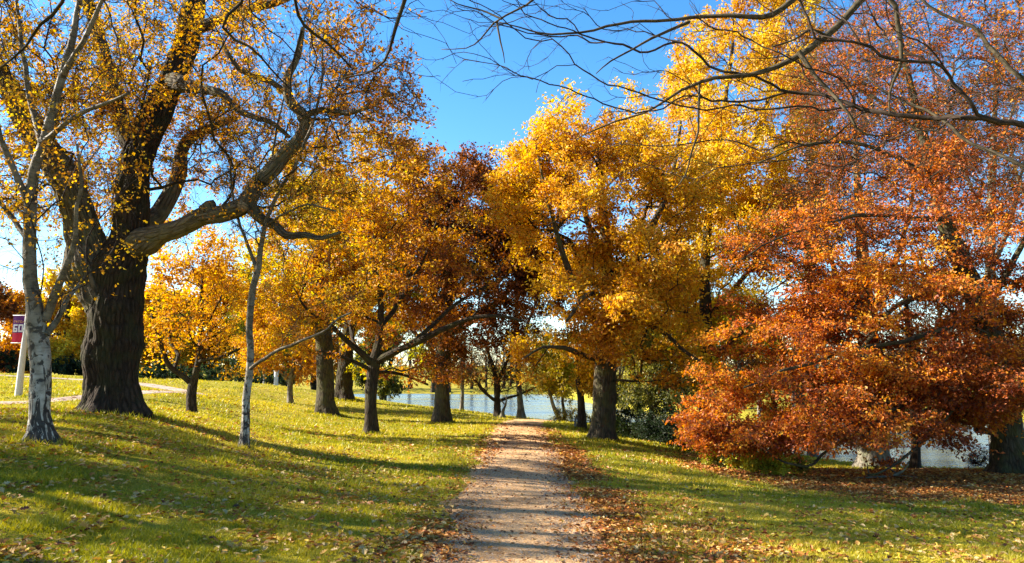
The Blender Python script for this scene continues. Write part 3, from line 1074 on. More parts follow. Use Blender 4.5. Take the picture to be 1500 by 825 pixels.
def lake_trees():
    limbs = [
        [(728, 613, 0, 10), (728, 590, 0, 9.5), (728, 565, 0, 9.5), (724, 545, 0, 6.5), (716, 520, 0, 5), (706, 490, 0, 3)],
        [(729, 560, 0, 7), (738, 540, 0, 5.5), (746, 515, 0, 4), (750, 480, 0, 2.5)],
        [(727, 588, 0, 5), (716, 580, -.6, 4.5), (703, 568, -1, 3.5), (692, 552, -1.2, 2.5)],
        [(730, 588, 0, 5), (745, 582, .6, 4), (765, 577, 1, 3), (785, 568, 1.2, 2)],
    ]
    blobs = [(728, 520, 0, 62, 45, 2.6), (700, 545, -.6, 42, 28, 1.6), (765, 550, .5, 40, 30, 1.6)]
    tree('bare_tree', 'nearly bare dark tree with low spreading limbs beside the lake past the path end', 'tree', (728, 613, 41), limbs, blobs, 600, 2600, .11, ORNG, DARKBARK, 41,
         thr=-.4, ns=1.2, seg=.35, rtip=.007, per=3, tw=(.3, .8), bare_twigs=2200, twr=.006, vbase=.45, minh=1.0, bf=.5)
    limbs = [[(763, 616, 0, 11), (762, 590, 0, 8.5), (760, 560, 0, 8), (758, 520, 0, 8), (757, 470, 0, 7), (756, 400, 0, 5), (758, 340, 0, 3)],
             [(758, 510, 0, 5), (775, 470, 0, 4), (790, 430, 0, 2.5)]]
    blobs = [(755, 420, 0, 60, 60, 3), (760, 360, 0, 45, 60, 2.5), (770, 490, 0, 40, 30, 2)]
    tree('lakeside_tree', 'tree with pale straight trunk by the water, right of the bare tree', 'tree', (763, 616, 42), limbs, blobs, 420, 9000, .14, RUST, PALEBARK, 42,
         thr=-.2, ns=2, seg=.6, rtip=.007, per=6, tw=(.3, .7), vbase=.45, bare_twigs=800, twr=.006, flare=.5, fl_h=.3)
    # dead sapling
    acc = Acc()
    d = 40.5
    b = P(735, 612, d)
    b[2] = gz(b[0], b[1])
    o = thing('dead_sapling', 'short leaning dead sapling at the foot of the bare lakeside tree', 'tree', b)
    c = crspline([(b[0], b[1], b[2] - .1, .13), (*P(737, 602, d), .09), (*P(741, 592, d), .055), (*P(742, 580, d), .03)], .1)
    tube(acc, c[:, :3], c[:, 3], 7, 0, bark_disp(b, .8, .12, 4, .1, (), 7))
    acc.build('trunk', PALEBARK, o, True, b)
    acc = Acc()
    c = crspline([(*P(740, 593, d), .035), (*P(736, 589, d), .03), (*P(732, 583, d), .02)], .1)
    tube(acc, c[:, :3], c[:, 3], 5)
    acc.build('branch', PALEBARK, o, True, b)
    # slim pale trunk on the shore, left
    limbs = [[(676, 603, 0, 5.5), (677, 585, 0, 5), (678, 560, 0, 4.5), (680, 520, 0, 4), (682, 470, 0, 2.5)]]
    blobs = [(680, 500, 0, 45, 45, 2.), (670, 540, 0, 40, 22, 1.5)]
    tree('lakeside_tree', 'slim pale sapling on the shore behind the thick straight trunk', 'tree', (676, 603, 45), limbs, blobs, 200, 5000, .14, GOLD, PALEBARK, 43,
         thr=-.2, seg=.5, per=8, tw=(.3, .6), vbase=.5)
    # leaning thin stems on the right of the path end
    limbs = [[(822, 618, 0, 6), (815, 604, 0, 5.5), (808, 586, 0, 5), (803, 560, 0, 4), (800, 520, 0, 3)]]
    blobs = [(800, 545, 0, 42, 30, 1.8), (790, 510, 0, 40, 35, 2), (815, 565, -.3, 30, 16, 1.)]
    tree('lakeside_tree', 'thin leaning pale stem by the water, left one of a close pair', 'tree', (822, 618, 39), limbs, blobs, 260, 8000, .12, YGRN, PALEBARK, 44, seg=.4, per=9, tw=(.25, .5), vbase=.25, rtip=.005)
    limbs = [[(829, 618, 0, 4.5), (826, 600, 0, 4), (824, 580, 0, 4), (824, 540, 0, 3)]]
    blobs = [(830, 540, 0, 36, 35, 1.8), (845, 570, 0, 26, 20, 1.2)]
    tree('lakeside_tree', 'thin upright stem by the water, right one of a close pair', 'tree', (829, 618, 40), limbs, blobs, 220, 7000, .12, YGRN, GREYTWIG, 45, seg=.4, per=9, tw=(.25, .5), vbase=.15, rtip=.005)
    limbs = [[(852, 633, 0, 12), (852, 610, 0, 11), (851, 585, 0, 10), (848, 555, 0, 8), (845, 510, 0, 5), (842, 470, 0, 3)],
             [(850, 570, 0, 5), (865, 550, 0, 4), (885, 535, 0, 2.5)]]
    blobs = [(845, 530, 0, 50, 42, 2), (870, 560, 0, 40, 26, 1.5), (825, 500, 0, 45, 40, 2)]
    tree('lakeside_tree', 'young tree with rough dark trunk, between the path end and the thick mossy trunk', 'tree', (852, 633, 32), limbs, blobs, 380, 13000, .11, YEL, DARKBARK, 46, seg=.4, per=10, tw=(.25, .5), vbase=.5, rtip=.005)


def right_trees():
    # golden oak
    limbs = [
        [(883, 647, 0, 34), (884, 615, 0, 33), (885, 575, 0, 32), (887, 530, 0, 30), (890, 480, 0, 26), (892, 430, 0, 22), (890, 380, .2, 18), (886, 330, .3, 14), (880, 270, .4, 10), (876, 210, .4, 6)],
        [(889, 500, 0, 18), (860, 450, -1., 13), (835, 400, -1.5, 10), (815, 340, -2., 7), (800, 280, -2.2, 5), (790, 230, -2.4, 3)],
        [(890, 440, 0, 16), (925, 390, .4, 12), (950, 340, .8, 10), (975, 290, 1., 7), (990, 230, 1.2, 5), (1000, 170, 1.4, 3)],
        [(891, 470, 0, 12), (930, 470, -1, 9), (975, 490, -1.4, 7), (1010, 520, -1.6, 5), (1050, 545, -1.8, 3)],
        [(887, 530, 0, 10), (855, 520, -1.5, 8), (825, 510, -2.4, 6), (795, 510, -3, 4), (770, 525, -3.4, 3)],
        [(890, 385, .2, 11), (865, 340, 1, 9), (850, 285, 1.5, 7), (842, 265, 1.5, 6), (810, 262, 1.5, 4.5), (785, 270, 1.5, 3)],
        [(892, 450, 0, 12), (870, 430, -2., 8), (850, 440, -3.4, 6), (830, 470, -4, 4)],
    ]
    blobs = [(880, 210, 0, 85, 62, 3), (790, 250, -1, 58, 55, 2.6), (840, 330, -.6, 85, 70, 3.5), (940, 270, 0, 100, 90, 4), (920, 370, 0, 105, 75, 4), (880, 440, -1.8, 85, 60, 3), (800, 515, -2.8, 48, 40, 1.6),
             (870, 510, -2., 80, 38, 2.), (970, 440, -.8, 70, 50, 3, .45), (1000, 200, .5, 70, 70, 3), (750, 290, -1, 32, 40, 1.6), (990, 540, -1., 60, 30, 2, .35)]
    tree('oak_tree', 'broad golden oak with thick mossy trunk, on the right beside the path', 'tree', (883, 647, 25), limbs, blobs, 2500, 92000, .115, GOLD, MOSSBARK, 51,
         thr=.15, ns=1.35, seg=.42, rtip=.0075, ex=2.1, per=42, tw=(.3, .6), spread=.13, flat=.6, lay=.2, emit_r=.014, vamp=.75, bare_twigs=2500, vbase=.62, wob=.16, curl=.42, flare=.38, fl_h=.3, twig_mat=DARKBARK, vgrad=(0, 0, .02))
    # tall yellow tree behind
    limbs = [
        [(1037, 655, 0, 26), (1036, 600, 0, 23), (1035, 540, 0, 20), (1034, 470, 0, 17), (1033, 400, 0, 15), (1038, 320, 0, 12), (1050, 230, 0, 9), (1065, 130, 0, 6), (1075, 40, 0, 4)],
        [(1034, 470, 0, 10), (1070, 430, .5, 8), (1110, 380, 1, 6), (1140, 320, 1, 4)],
        [(1034, 500, 0, 10), (1000, 450, -.5, 7), (975, 400, -.8, 5), (960, 340, -1, 3)],
        [(1040, 310, 0, 9), (1090, 240, .5, 7), (1120, 160, .5, 5), (1140, 80, .5, 3)],
        [(1035, 540, 0, 9), (1070, 500, -.8, 6), (1110, 470, -1, 4)],
    ]
    blobs = [(1060, 130, 0, 85, 95, 4), (1110, 40, 0, 90, 80, 4), (1030, 260, 0, 100, 80, 4), (1120, 200, .5, 85, 90, 4), (1060, 370, .5, 100, 70, 4, .7), (1090, 470, 0, 70, 50, 3, .5), (1140, 330, 0, 70, 90, 3), (1100, -60, 0, 80, 60, 3), (1000, 500, .5, 70, 60, 3)]
    tree('maple_tree', 'tall bright yellow tree rising behind the golden oak, right of the path', 'tree', (1037, 655, 30), limbs, blobs, 2000, 86000, .14, YEL, DARKBARK, 52,
         thr=.05, ns=1.4, seg=.5, rtip=.006, per=40, tw=(.3, .6), spread=.15, emit_r=.015, flat=.7, bare_twigs=2000, vbase=.78, vgrad=(0, 0, -.012), wob=.12)
    limbs = [[(1003, 640, 0, 12), (1004, 600, 0, 11), (1002, 550, 0, 9), (1000, 480, 0, 6), (998, 420, 0, 3)], [(1003, 560, 0, 6), (1040, 510, .3, 4), (1065, 460, .5, 2.5)], [(1002, 540, 0, 6), (965, 500, -.3, 4), (945, 460, -.5, 2.5)]]
    blobs = [(1000, 450, 0, 70, 60, 3), (1060, 490, 0, 60, 55, 2.6), (950, 490, 0, 50, 50, 2.6), (1020, 550, 0, 80, 35, 2.6)]
    tree('maple_tree', 'yellow green tree glowing behind the lower right crown of the golden oak', 'tree', (1003, 640, 37), limbs, blobs, 700, 32000, .16, YGRN, DARKBARK, 70, thr=-.05, ns=1.5, seg=.6, rtip=.007, per=18, tw=(.3, .6), spread=.12, vbase=.35)
    # dull green tree
    limbs = [[(955, 640, 0, 9), (955, 610, 0, 8), (950, 580, 0, 6), (945, 545, 0, 4), (942, 510, 0, 3)], [(953, 600, 0, 5), (975, 580, 0, 4), (995, 555, 0, 2.5)]]
    blobs = [(945, 560, 0, 60, 42, 2.5), (990, 565, 0, 45, 35, 2), (915, 570, 0, 30, 24, 1.6), (940, 515, 0, 50, 35, 2)]
    tree('holm_oak', 'dull green tree with low crown just behind the thick mossy trunk', 'tree', (955, 640, 29), limbs, blobs, 420, 15000, .1, DULLG, DARKBARK, 53, thr=-.05, ns=1.2, seg=.4, per=14, tw=(.2, .45), vbase=.3, minh=1.2)
    # copper beech
    d = 21.5
    limbs = [
        [(1482, 697, 0, 54), (1478, 660, 0, 46), (1470, 610, 0, 42), (1460, 550, 0, 38), (1446, 480, 0, 34), (1424, 420, 0, 28), (1400, 365, 0, 26), (1380, 310, 0, 22), (1366, 250, 0, 17), (1350, 190, 0, 13), (1330, 110, 0, 9), (1315, 30, 0, 5)],
        [(1428, 428, 0, 14.5), (1390, 428, -.8, 11.2), (1345, 435, -1.6, 9.2), (1305, 455, -2.2, 7.3), (1280, 490, -2.8, 5.3), (1255, 520, -3.2, 3.3)],
        [(1440, 460, 0, 13.2), (1385, 480, -1.4, 7.9), (1320, 500, -2.4, 6.6), (1240, 515, -3.2, 5.3), (1160, 540, -3.8, 4.0), (1090, 570, -4.2, 2.6)],
        [(1455, 530, 0, 13.2), (1400, 560, -1.6, 7.9), (1340, 585, -2.6, 6.6), (1270, 620, -3.4, 5.3), (1215, 655, -3.8, 4.0), (1180, 682, -4, 3.3), (1135, 668, -4.2, 2.6), (1090, 640, -4.4, 2.0)],
        [(1450, 500, 0, 10.6), (1400, 590, -2.8, 5.9), (1360, 640, -3.6, 4.6), (1310, 680, -4, 3.3), (1270, 695, -4.2, 2.6)],
        [(1382, 320, 0, 10.6), (1330, 320, -1.2, 6.6), (1270, 315, -2, 5.3), (1200, 330, -2.6, 4.0), (1130, 355, -3, 2.6), (1070, 390, -3.2, 2.0)],
        [(1370, 260, 0, 8.6), (1310, 230, -1., 5.9), (1240, 210, -1.6, 4.6), (1170, 215, -2, 3.3), (1110, 240, -2.2, 2.0)],
        [(1352, 200, 0, 6.6), (1290, 150, .6, 4.6), (1220, 110, 1, 3.3), (1170, 70, 1.2, 2.0)],
        [(1440, 460, 0, 13.2), (1480, 390, -.6, 9.2), (1520, 310, -1, 6.6), (1560, 230, -1.4, 4.0)],
        [(1410, 390, 0, 10.6), (1390, 400, 1.6, 7.3), (1330, 390, 2.8, 5.3), (1250, 400, 3.4, 4.0), (1160, 430, 3.8, 2.6)],
        [(1460, 555, 0, 9.2), (1500, 540, -1.6, 5.9), (1540, 560, -2.6, 4.0), (1580, 600, -3, 2.6)],
    ]
    blobs = [(1330, 360, -.6, 170, 55, 4), (1250, 450, -1.4, 170, 55, 3.6), (1130, 520, -2.2, 110, 55, 2.6), (1080, 590, -2.6, 70, 45, 2), (1200, 600, -2.4, 150, 45, 2.6), (1360, 540, -1.4, 120, 60, 3), (1420, 250, 0, 120, 90, 4),
             (1270, 250, -.6, 130, 80, 4), (1170, 380, -1.4, 100, 70, 3), (1480, 440, -.8, 90, 90, 3.4), (1370, 110, 0, 150, 90, 4.5), (1500, 120, 0, 110, 110, 4), (1230, 130, 0, 90, 80, 3.4), (1400, 0, 0, 160, 80, 4.5),
             (1310, 680, -3.6, 75, 18, 1.2), (1060, 640, -3.4, 48, 28, 1.2), (1440, 640, -2.2, 70, 35, 1.8), (1150, 640, -3.4, 90, 26, 1.4), (1400, 668, -3.4, 60, 16, 1.), (1500, 590, -1.4, 70, 60, 2.4), (1500, 470, .5, 60, 70, 2.4, 1.6), (1120, 610, -3, 100, 40, 1.6, 1.3), (1230, 640, -3.4, 130, 30, 1.5, 2.2), (1370, 610, -2.6, 120, 36, 1.8, 2.2), (1090, 618, -3.4, 80, 24, 1.2, 1.4), (1310, 560, -2.6, 120, 36, 2, 1.4), (1470, 610, -2.6, 70, 45, 1.6, 2)]
    tree('copper_beech', 'huge copper beech with orange tiers of drooping boughs sweeping to the ground', 'tree', (1482, 697, d), limbs, blobs, 6200, 300000, .085, BEECH, MOSSBARK, 54,
         thr=.07, ns=1.5, zs=2.8, seg=.36, rtip=.0045, per=13, tw=(.25, .6), flat=.35, up=.0, lay=.35, vbase=.56, vamp=.9, wob=.12, curl=.4, flare=.3, fl_h=.3, twig_mat=GREYTWIG, bare_twigs=26000, twr=.004,
         vgrad=(0.006, 0, -.018), spread=.08, wid=.62, fade=(5.2, 9.5, .2))
    # dark slim trunk under the beech and a wide trunk wrapped in pale hanging twigs
    limbs = [[(1341, 690, 0, 13), (1341, 650, 0, 12), (1340, 600, 0, 11), (1336, 540, 0, 9), (1330, 470, 0, 7), (1325, 380, 0, 4)], [(1340, 610, 0, 6), (1355, 585, 0, 5), (1380, 560, 0, 3)]]
    blobs = [(1330, 420, 0, 70, 70, 2.5), (1350, 520, 0, 60, 40, 2)]
    tree('slim_tree', 'slim dark trunk standing against the bright water under the copper beech', 'tree', (1341, 690, 25.5), limbs, blobs, 200, 7000, .09, BEECH, DARKBARK, 55, seg=.5, per=10, vbase=.4, minh=2.)
    limbs = [[(1278, 690, 0, 42), (1278, 660, 0, 38), (1276, 610, 0, 36), (1274, 550, 0, 32), (1270, 470, 0, 24), (1262, 360, 0, 16), (1255, 240, 0, 9), (1250, 130, 0, 5)],
             [(1273, 520, 0, 14), (1240, 450, .5, 10), (1215, 370, 1, 7), (1200, 280, 1, 4)], [(1270, 470, 0, 14), (1305, 400, .5, 9), (1330, 320, .8, 6), (1345, 220, 1, 4)]]
    blobs = [(1250, 250, 0, 130, 110, 4), (1200, 330, 0, 90, 90, 3), (1310, 210, 0, 110, 110, 4), (1240, 100, 0, 110, 80, 4)]
    o = tree('weeping_tree', 'thick trunk hung with pale drooping twigs, behind the low copper boughs', 'tree', (1278, 690, 26.5), limbs, blobs, 900, 30000, .09, RUST, PALEBARK, 56, thr=-.1, ns=2, seg=.5, per=7, vbase=.55,
             twig_mat=GREYTWIG, bare_twigs=3500, twr=.005, tw=(.3, .8))
    rng = np.random.default_rng(5)
    acc = Acc()
    b = np.array(o.location)
    n = 420
    th = rng.uniform(0, 2 * np.pi, n)
    rr = rng.uniform(.35, 1.0, n)
    a0 = b + np.stack([np.cos(th) * rr, np.sin(th) * rr, rng.uniform(1.2, 3.2, n)], 1)
    b0 = a0 + np.stack([rng.normal(size=n) * .12 + np.cos(th) * .1, rng.normal(size=n) * .12, -rng.uniform(.5, 1.3, n)], 1)
    cones(acc, a0, b0, np.full(n, .007), rng)
    acc.build('hanging_twigs', GREYTWIG, o, True, b)
    # pale bare trees rising behind the beech
    for k, (px, py, d, top, seed, lab) in enumerate([
        (1456, 660, 36, 60, 57, 'pale bare topped tree rising behind the beech near the right edge of the view'),
        (1530, 660, 40, 120, 59, 'pale tree with rusty crown at the extreme right behind the beech trunk'),
        (1190, 665, 38, 40, 58, 'greyish half bare tree with rusty twigs between the yellow tree and the beech')]):
        x2 = px - 5
        limbs = [[(px, py, 0, 17), (px, 560, 0, 15), (x2, 450, 0, 13.5), (x2, 330, 0, 12), (x2 + 4, 220, 0, 9), (x2 + 8, 120, 0, 6), (x2 + 8, top - 20, 0, 3)],
                 [(x2, 400, 0, 8), (x2 + 30, 320, .5, 6), (x2 + 50, 230, .8, 4)], [(x2, 340, 0, 7), (x2 - 34, 260, .5, 5), (x2 - 56, 170, .8, 3)], [(x2 + 3, 240, 0, 6), (x2 + 34, 160, -.5, 4), (x2 + 60, 80, -.5, 3)]]
        blobs = [(px, 220, 0, 95, 110, 3.5), (px + 20, 90, 0, 100, 90, 3.5), (px - 30, 330, 0, 70, 70, 3)]
        tree('bare_tree', lab, 'tree', (px, py, d), limbs, blobs, 900, 9000, .11, RUST, PALEBARK, seed, thr=-.3, ns=2, seg=.5, per=4, tw=(.3, .8), vbase=.5, twig_mat=GREYTWIG, bare_twigs=5500, twr=.006, minh=5)


def overhead():
    """bare tree standing to the right of the camera; its boughs reach over the view"""
    d = 5.0
    x, y = 8.5, 4.2
    z = gz(x, y)
    px = CX + x / y * F * .99
    # limbs are given as world rows
    name = 'overhanging_tree'
    b = np.array([x, y, z])
    root = thing(name, 'leafless tree whose bare grey boughs cross the top right of the view', 'tree', b)
    sk = Skel()

    def L(rows, dep=None):
        out = []
        for r in rows:
            if len(r) == 4 and dep is None: out.append(r)
            else:
                p = P(r[0], r[1], r[2])
                out.append((*p, r[3] / 2 * r[2] / F))
        return sk.limb(out, .14)

    L([(x, y, z - .3, .33), (x, y, z, .32), (x - .05, y + .05, z + 2, .27), (x - .15, y + .1, z + 4, .22), (x - .3, y + .3, z + 6, .15), (x - .4, y + .5, z + 8, .08), (x - .4, y + .6, z + 9.5, .03)])
    J = [(x - .15, y + .1, z + 4.2), (x - .2, y + .2, z + 5), (x - .25, y + .2, z + 5.6), (x - .1, y + .1, z + 3.4)]
    D = 7.2

    def bough(j, rows):
        p0 = np.array(J[j])
        first = P(rows[0][0], rows[0][1], rows[0][2])
        r1 = rows[0][3] / 2 * rows[0][2] / F
        midp = (p0 + first) / 2 + np.array([0, 0, .5])
        out = [(*p0, r1 * 1.6), (*midp, r1 * 1.3)]
        for r in rows: out.append((*P(r[0], r[1], r[2]), r[3] / 2 * r[2] / F))
        return sk.limb(out, .14)

    bough(0, [(1345, -70, 7., 13.9), (1265, 0, 7.1, 11.5), (1225, 42, 7.2, 10.7), (1180, 72, 7.2, 9.4), (1120, 103, 7.3, 7.8), (1050, 118, 7.4, 6.6), (1000, 135, 7.5, 5.3), (975, 150, 7.6, 4.1), (940, 168, 7.7, 3.3), (900, 182, 7.8, 2.5), (845, 205, 7.9, 1.3)])
    bough(1, [(1230, -60, 7.3, 10.7), (1165, -4, 7.3, 8.2), (1120, 22, 7.3, 7.4), (1050, 26, 7.4, 5.7), (980, 36, 7.5, 4.6), (890, 38, 7.6, 3.8), (830, 50, 7.7, 3.0), (790, 52, 7.8, 2.5), (730, 36, 7.9, 1.5)])
    bough(2, [(860, -80, 6.6, 5.7), (790, -8, 6.9, 4.1), (765, 12, 7., 3.6), (728, 32, 7.1, 3.1), (708, 54, 7.2, 2.5), (680, 70, 7.3, 1.8), (640, 78, 7.4, 1.2)])
    bough(1, [(1300, -60, 6.4, 9.0), (1312, 10, 6.5, 7.4), (1320, 60, 6.6, 6.1), (1318, 95, 6.6, 4.9), (1305, 130, 6.7, 3.3), (1300, 165, 6.7, 2.0)])
    bough(3, [(1570, 130, 7.5, 9.0), (1500, 112, 7.6, 7.4), (1460, 75, 7.7, 6.1), (1425, 38, 7.8, 5.3), (1370, 5, 7.9, 4.1), (1330, -30, 8, 2.5)])
    bough(3, [(1580, 275, 8.2, 9.0), (1510, 248, 8.4, 7.4), (1450, 222, 8.6, 6.6), (1400, 205, 8.8, 5.7), (1350, 165, 9, 4.1), (1310, 140, 9.2, 2.9), (1270, 110, 9.4, 1.6)])
    sk.limb([(*P(1170, 76, 7.2), .025), (*P(1195, 110, 7.1), .02), (*P(1220, 130, 7.1), .018), (*P(1245, 165, 7.), .014), (*P(1255, 185, 7.), .012), (*P(1285, 196, 7.), .008), (*P(1310, 192, 7.), .004)], .12)
    sk.limb([(*P(1024, 125, 7.4), .016), (*P(1026, 160, 7.3), .013), (*P(1014, 215, 7.3), .01), (*P(1000, 255, 7.3), .008), (*P(985, 275, 7.2), .004)], .12)
    sk.limb([(*P(1010, 32, 7.45), .016), (*P(960, 62, 7.4), .013), (*P(925, 78, 7.4), .01), (*P(890, 95, 7.4), .008), (*P(865, 112, 7.4), .004)], .12)
    sk.limb([(*P(728, 32, 7.1), .012), (*P(735, 60, 7.), .009), (*P(740, 78, 7.), .006), (*P(742, 95, 7.), .003)], .1)
    sk.limb([(*P(735, 28, 7.1), .012), (*P(705, 12, 7.2), .009), (*P(670, 4, 7.2), .006), (*P(650, -10, 7.2), .004)], .1)
    sk.limb([(*P(1225, 60, 7.2), .016), (*P(1190, 42, 7.1), .012), (*P(1160, 60, 7.), .009), (*P(1130, 70, 7.), .006)], .1)
    rng = np.random.default_rng(77)
    A = []
    pos = np.array(sk.pos)
    thin = [i for i in range(len(pos)) if sk.fix[i] < .06 and pos[i, 1] > 5.5]
    k = rng.choice(thin, 900)
    off = rng.normal(size=(900, 3)) * np.array([.38, .3, .3]) + np.array([-.12, 0, .02])
    A = pos[k] + off
    sk.grow(A, .6, rng, .1, .09, z + 2.5, .5)
    sk.radii(.0028, 2.3)
    pos, r, par = np.array(sk.pos), sk.r, np.array(sk.par)
    for ci, ids in enumerate(sk.chains):
        acc = Acc()
        tube(acc, pos[ids], r[ids], 20 if r[ids].max() > .1 else 9, 3., bark_disp(b, .3 if ci == 0 else 0, .3, 5, .05, (), ci))
        acc.build('trunk' if ci == 0 else 'bough', GREYTWIG, root, True, b)
    acc = Acc()
    for ch in sk.grown_chains():
        rr = r[ch].copy()
        rr[0] = min(rr[0], rr[1] * 1.2)
        tube(acc, pos[ch], rr, 5, 4.)
    E = np.array([i for i in range(len(pos)) if sk.fix[i] == 0])
    e = rng.choice(E, 3600)
    dv = unit(np.array(sk.dir)[e] * .8 + rng.normal(size=(3600, 3)) * .7)
    cones(acc, pos[e], pos[e] + dv * rng.uniform(.05, .22, (3600, 1)), np.full(3600, .0017), rng)
    acc.build('twigs', REDTWIG, root, True, b)
    # a second bare bough hanging in from above on the left
    x, y = -5.4, 1.6
    z = gz(x, y)
    b = np.array([x, y, z])
    root = thing('overhanging_tree', 'leafless tree whose dark thin boughs hang over the top left view', 'tree', b)
    sk = Skel()
    sk.limb([(x, y, z - .3, .24), (x, y, z, .23), (x, y, z + 2.5, .19), (x + .1, y + .2, z + 4.5, .14), (x + .2, y + .5, z + 6.5, .08), (x + .2, y + .6, z + 8, .03)], .2)
    def bo(h, rows):
        p0 = np.array([x + .1, y + .25, z + h])
        r1 = rows[0][3] / 2 * rows[0][2] / F
        sk.limb([(*p0, r1 * 1.4)] + [(*P(q[0], q[1], q[2]), q[3] / 2 * q[2] / F) for q in rows], .14)
    bo(5., [(640, -120, 6.2, 9), (597, 0, 6.6, 7), (580, 45, 6.8, 6), (566, 75, 7, 4.5), (540, 106, 7.2, 3.5), (500, 112, 7.4, 2.2), (460, 120, 7.6, 1.4)])
    bo(4.8, [(420, -80, 6.2, 8), (430, 0, 6.6, 5.5), (440, 40, 6.8, 5), (470, 65, 7, 4), (505, 98, 7.2, 2.5)])
    sk.limb([(*P(442, 45, 6.8), .014), (*P(430, 80, 6.9), .011), (*P(420, 130, 7), .008), (*P(418, 160, 7), .005)], .1)
    bo(4.4, [(300, -60, 5.8, 7), (325, 40, 6.2, 4.5), (380, 90, 6.6, 3.4), (420, 130, 7, 2)])
    bo(4.2, [(60, -80, 5.6, 7), (105, -10, 5.8, 6), (70, 40, 6, 4.6), (35, 85, 6.2, 3.4), (-10, 120, 6.4, 2)])
    pos = np.array(sk.pos)
    thin = [i for i in range(len(pos)) if sk.fix[i] < .03 and pos[i, 1] > 5.5]
    k = rng.choice(thin, 150)
    A = pos[k] + rng.normal(size=(150, 3)) * .3
    sk.grow(A, .6, rng, .1, .09, z + 2.5, .5)
    sk.radii(.0028, 2.3)
    pos, r = np.array(sk.pos), sk.r
    for ci, ids in enumerate(sk.chains):
        acc = Acc()
        tube(acc, pos[ids], r[ids], 20 if r[ids].max() > .1 else 8, 3., None)
        acc.build('trunk' if ci == 0 else 'bough', DARKBARK, root, True, b)
    acc = Acc()
    for ch in sk.grown_chains():
        rr = r[ch].copy()
        rr[0] = min(rr[0], rr[1] * 1.2)
        tube(acc, pos[ch], rr, 4, 4.)
    acc.build('twigs', REDTWIG, root, True, b)


def bush(name, label, base, w, h, n, leaves, leaf, pal, seed, vbase=.5, cat='shrub', group=None, bare=0, bark=DARKBARK):
    px, py, d = base
    k = F / d
    limbs = [[(px, py, 0, .05 * k), (px, py - h * k * .3, 0, .03 * k), (px, py - h * k * .6, 0, .015 * k)]]
    blobs = [(px, py - h * k * .5, 0, w * k * .5, h * k * .5, w * .5), (px - w * k * .25, py - h * k * .38, -.2, w * k * .3, h * k * .36, w * .35), (px + w * k * .26, py - h * k * .36, -.2, w * k * .3, h * k * .34, w * .35)]
    return tree(name, label, cat, base, limbs, blobs, n, leaves, leaf, pal, bark, seed, thr=-.3, ns=.8, seg=.25, rtip=.004, per=10, tw=(.12, .35), vbase=vbase, minh=.05, flare=0, ridge=.02, step=.12, bare_twigs=bare, cat_crown='foliage', group=group, spread=.05)


def shrubs():
    bush('evergreen_shrub', 'dark evergreen shrub behind the lawn edge, leftmost of the three near the beech', (935, 650, 30), 2.6, 1.7, 140, 9000, .09, DARKG, 61, .6)
    bush('evergreen_shrub', 'largest near black evergreen shrub at the lawn edge beside the copper boughs', (985, 662, 26.5), 2.6, 1.5, 160, 11000, .08, DARKG, 62, .35)
    bush('evergreen_shrub', 'dark evergreen shrub half hidden by the tips of the copper boughs', (1030, 672, 25), 2.2, 1.3, 130, 8000, .08, DARKG, 63, .4)
    bush('low_shrub', 'low dark green shrub at the edge of the leaf litter', (1072, 692, 19.6), 1.5, .55, 90, 4200, .06, DULLG, 64, .2)
    bush('low_shrub', 'low yellow green plant clump in the leaf litter under the copper boughs', (1108, 697, 18.6), 1.35, .5, 90, 3200, .075, YGRN, 65, .6)
    bush('low_shrub', 'small pale yellow green tuft left of the dark green shrub by the leaf litter', (1035, 692, 19.6), 1.0, .35, 60, 1800, .05, YGRN, 66, .7)
    bush('low_shrub', 'small green clump right of the yellow green plants in the leaf litter', (1165, 699, 19), .9, .3, 50, 1500, .05, DULLG, 67, .5)
    bush('twiggy_shrub', 'dark purple twiggy shrub by the water at the foot of the beech', (1448, 692, 24.5), 1.1, 1.0, 120, 700, .05, [(.05, .02, .03), (.1, .04, .06), (.12, .07, .05)], 68, .4, bare=900, bark=REDTWIG)
    bush('twiggy_shrub', 'brown reedy thicket by the water right of the leaning stems', (838, 630, 36), 1.8, 1.1, 130, 1500, .07, DULLG, 69, .7, bare=1200, bark=GREYTWIG)


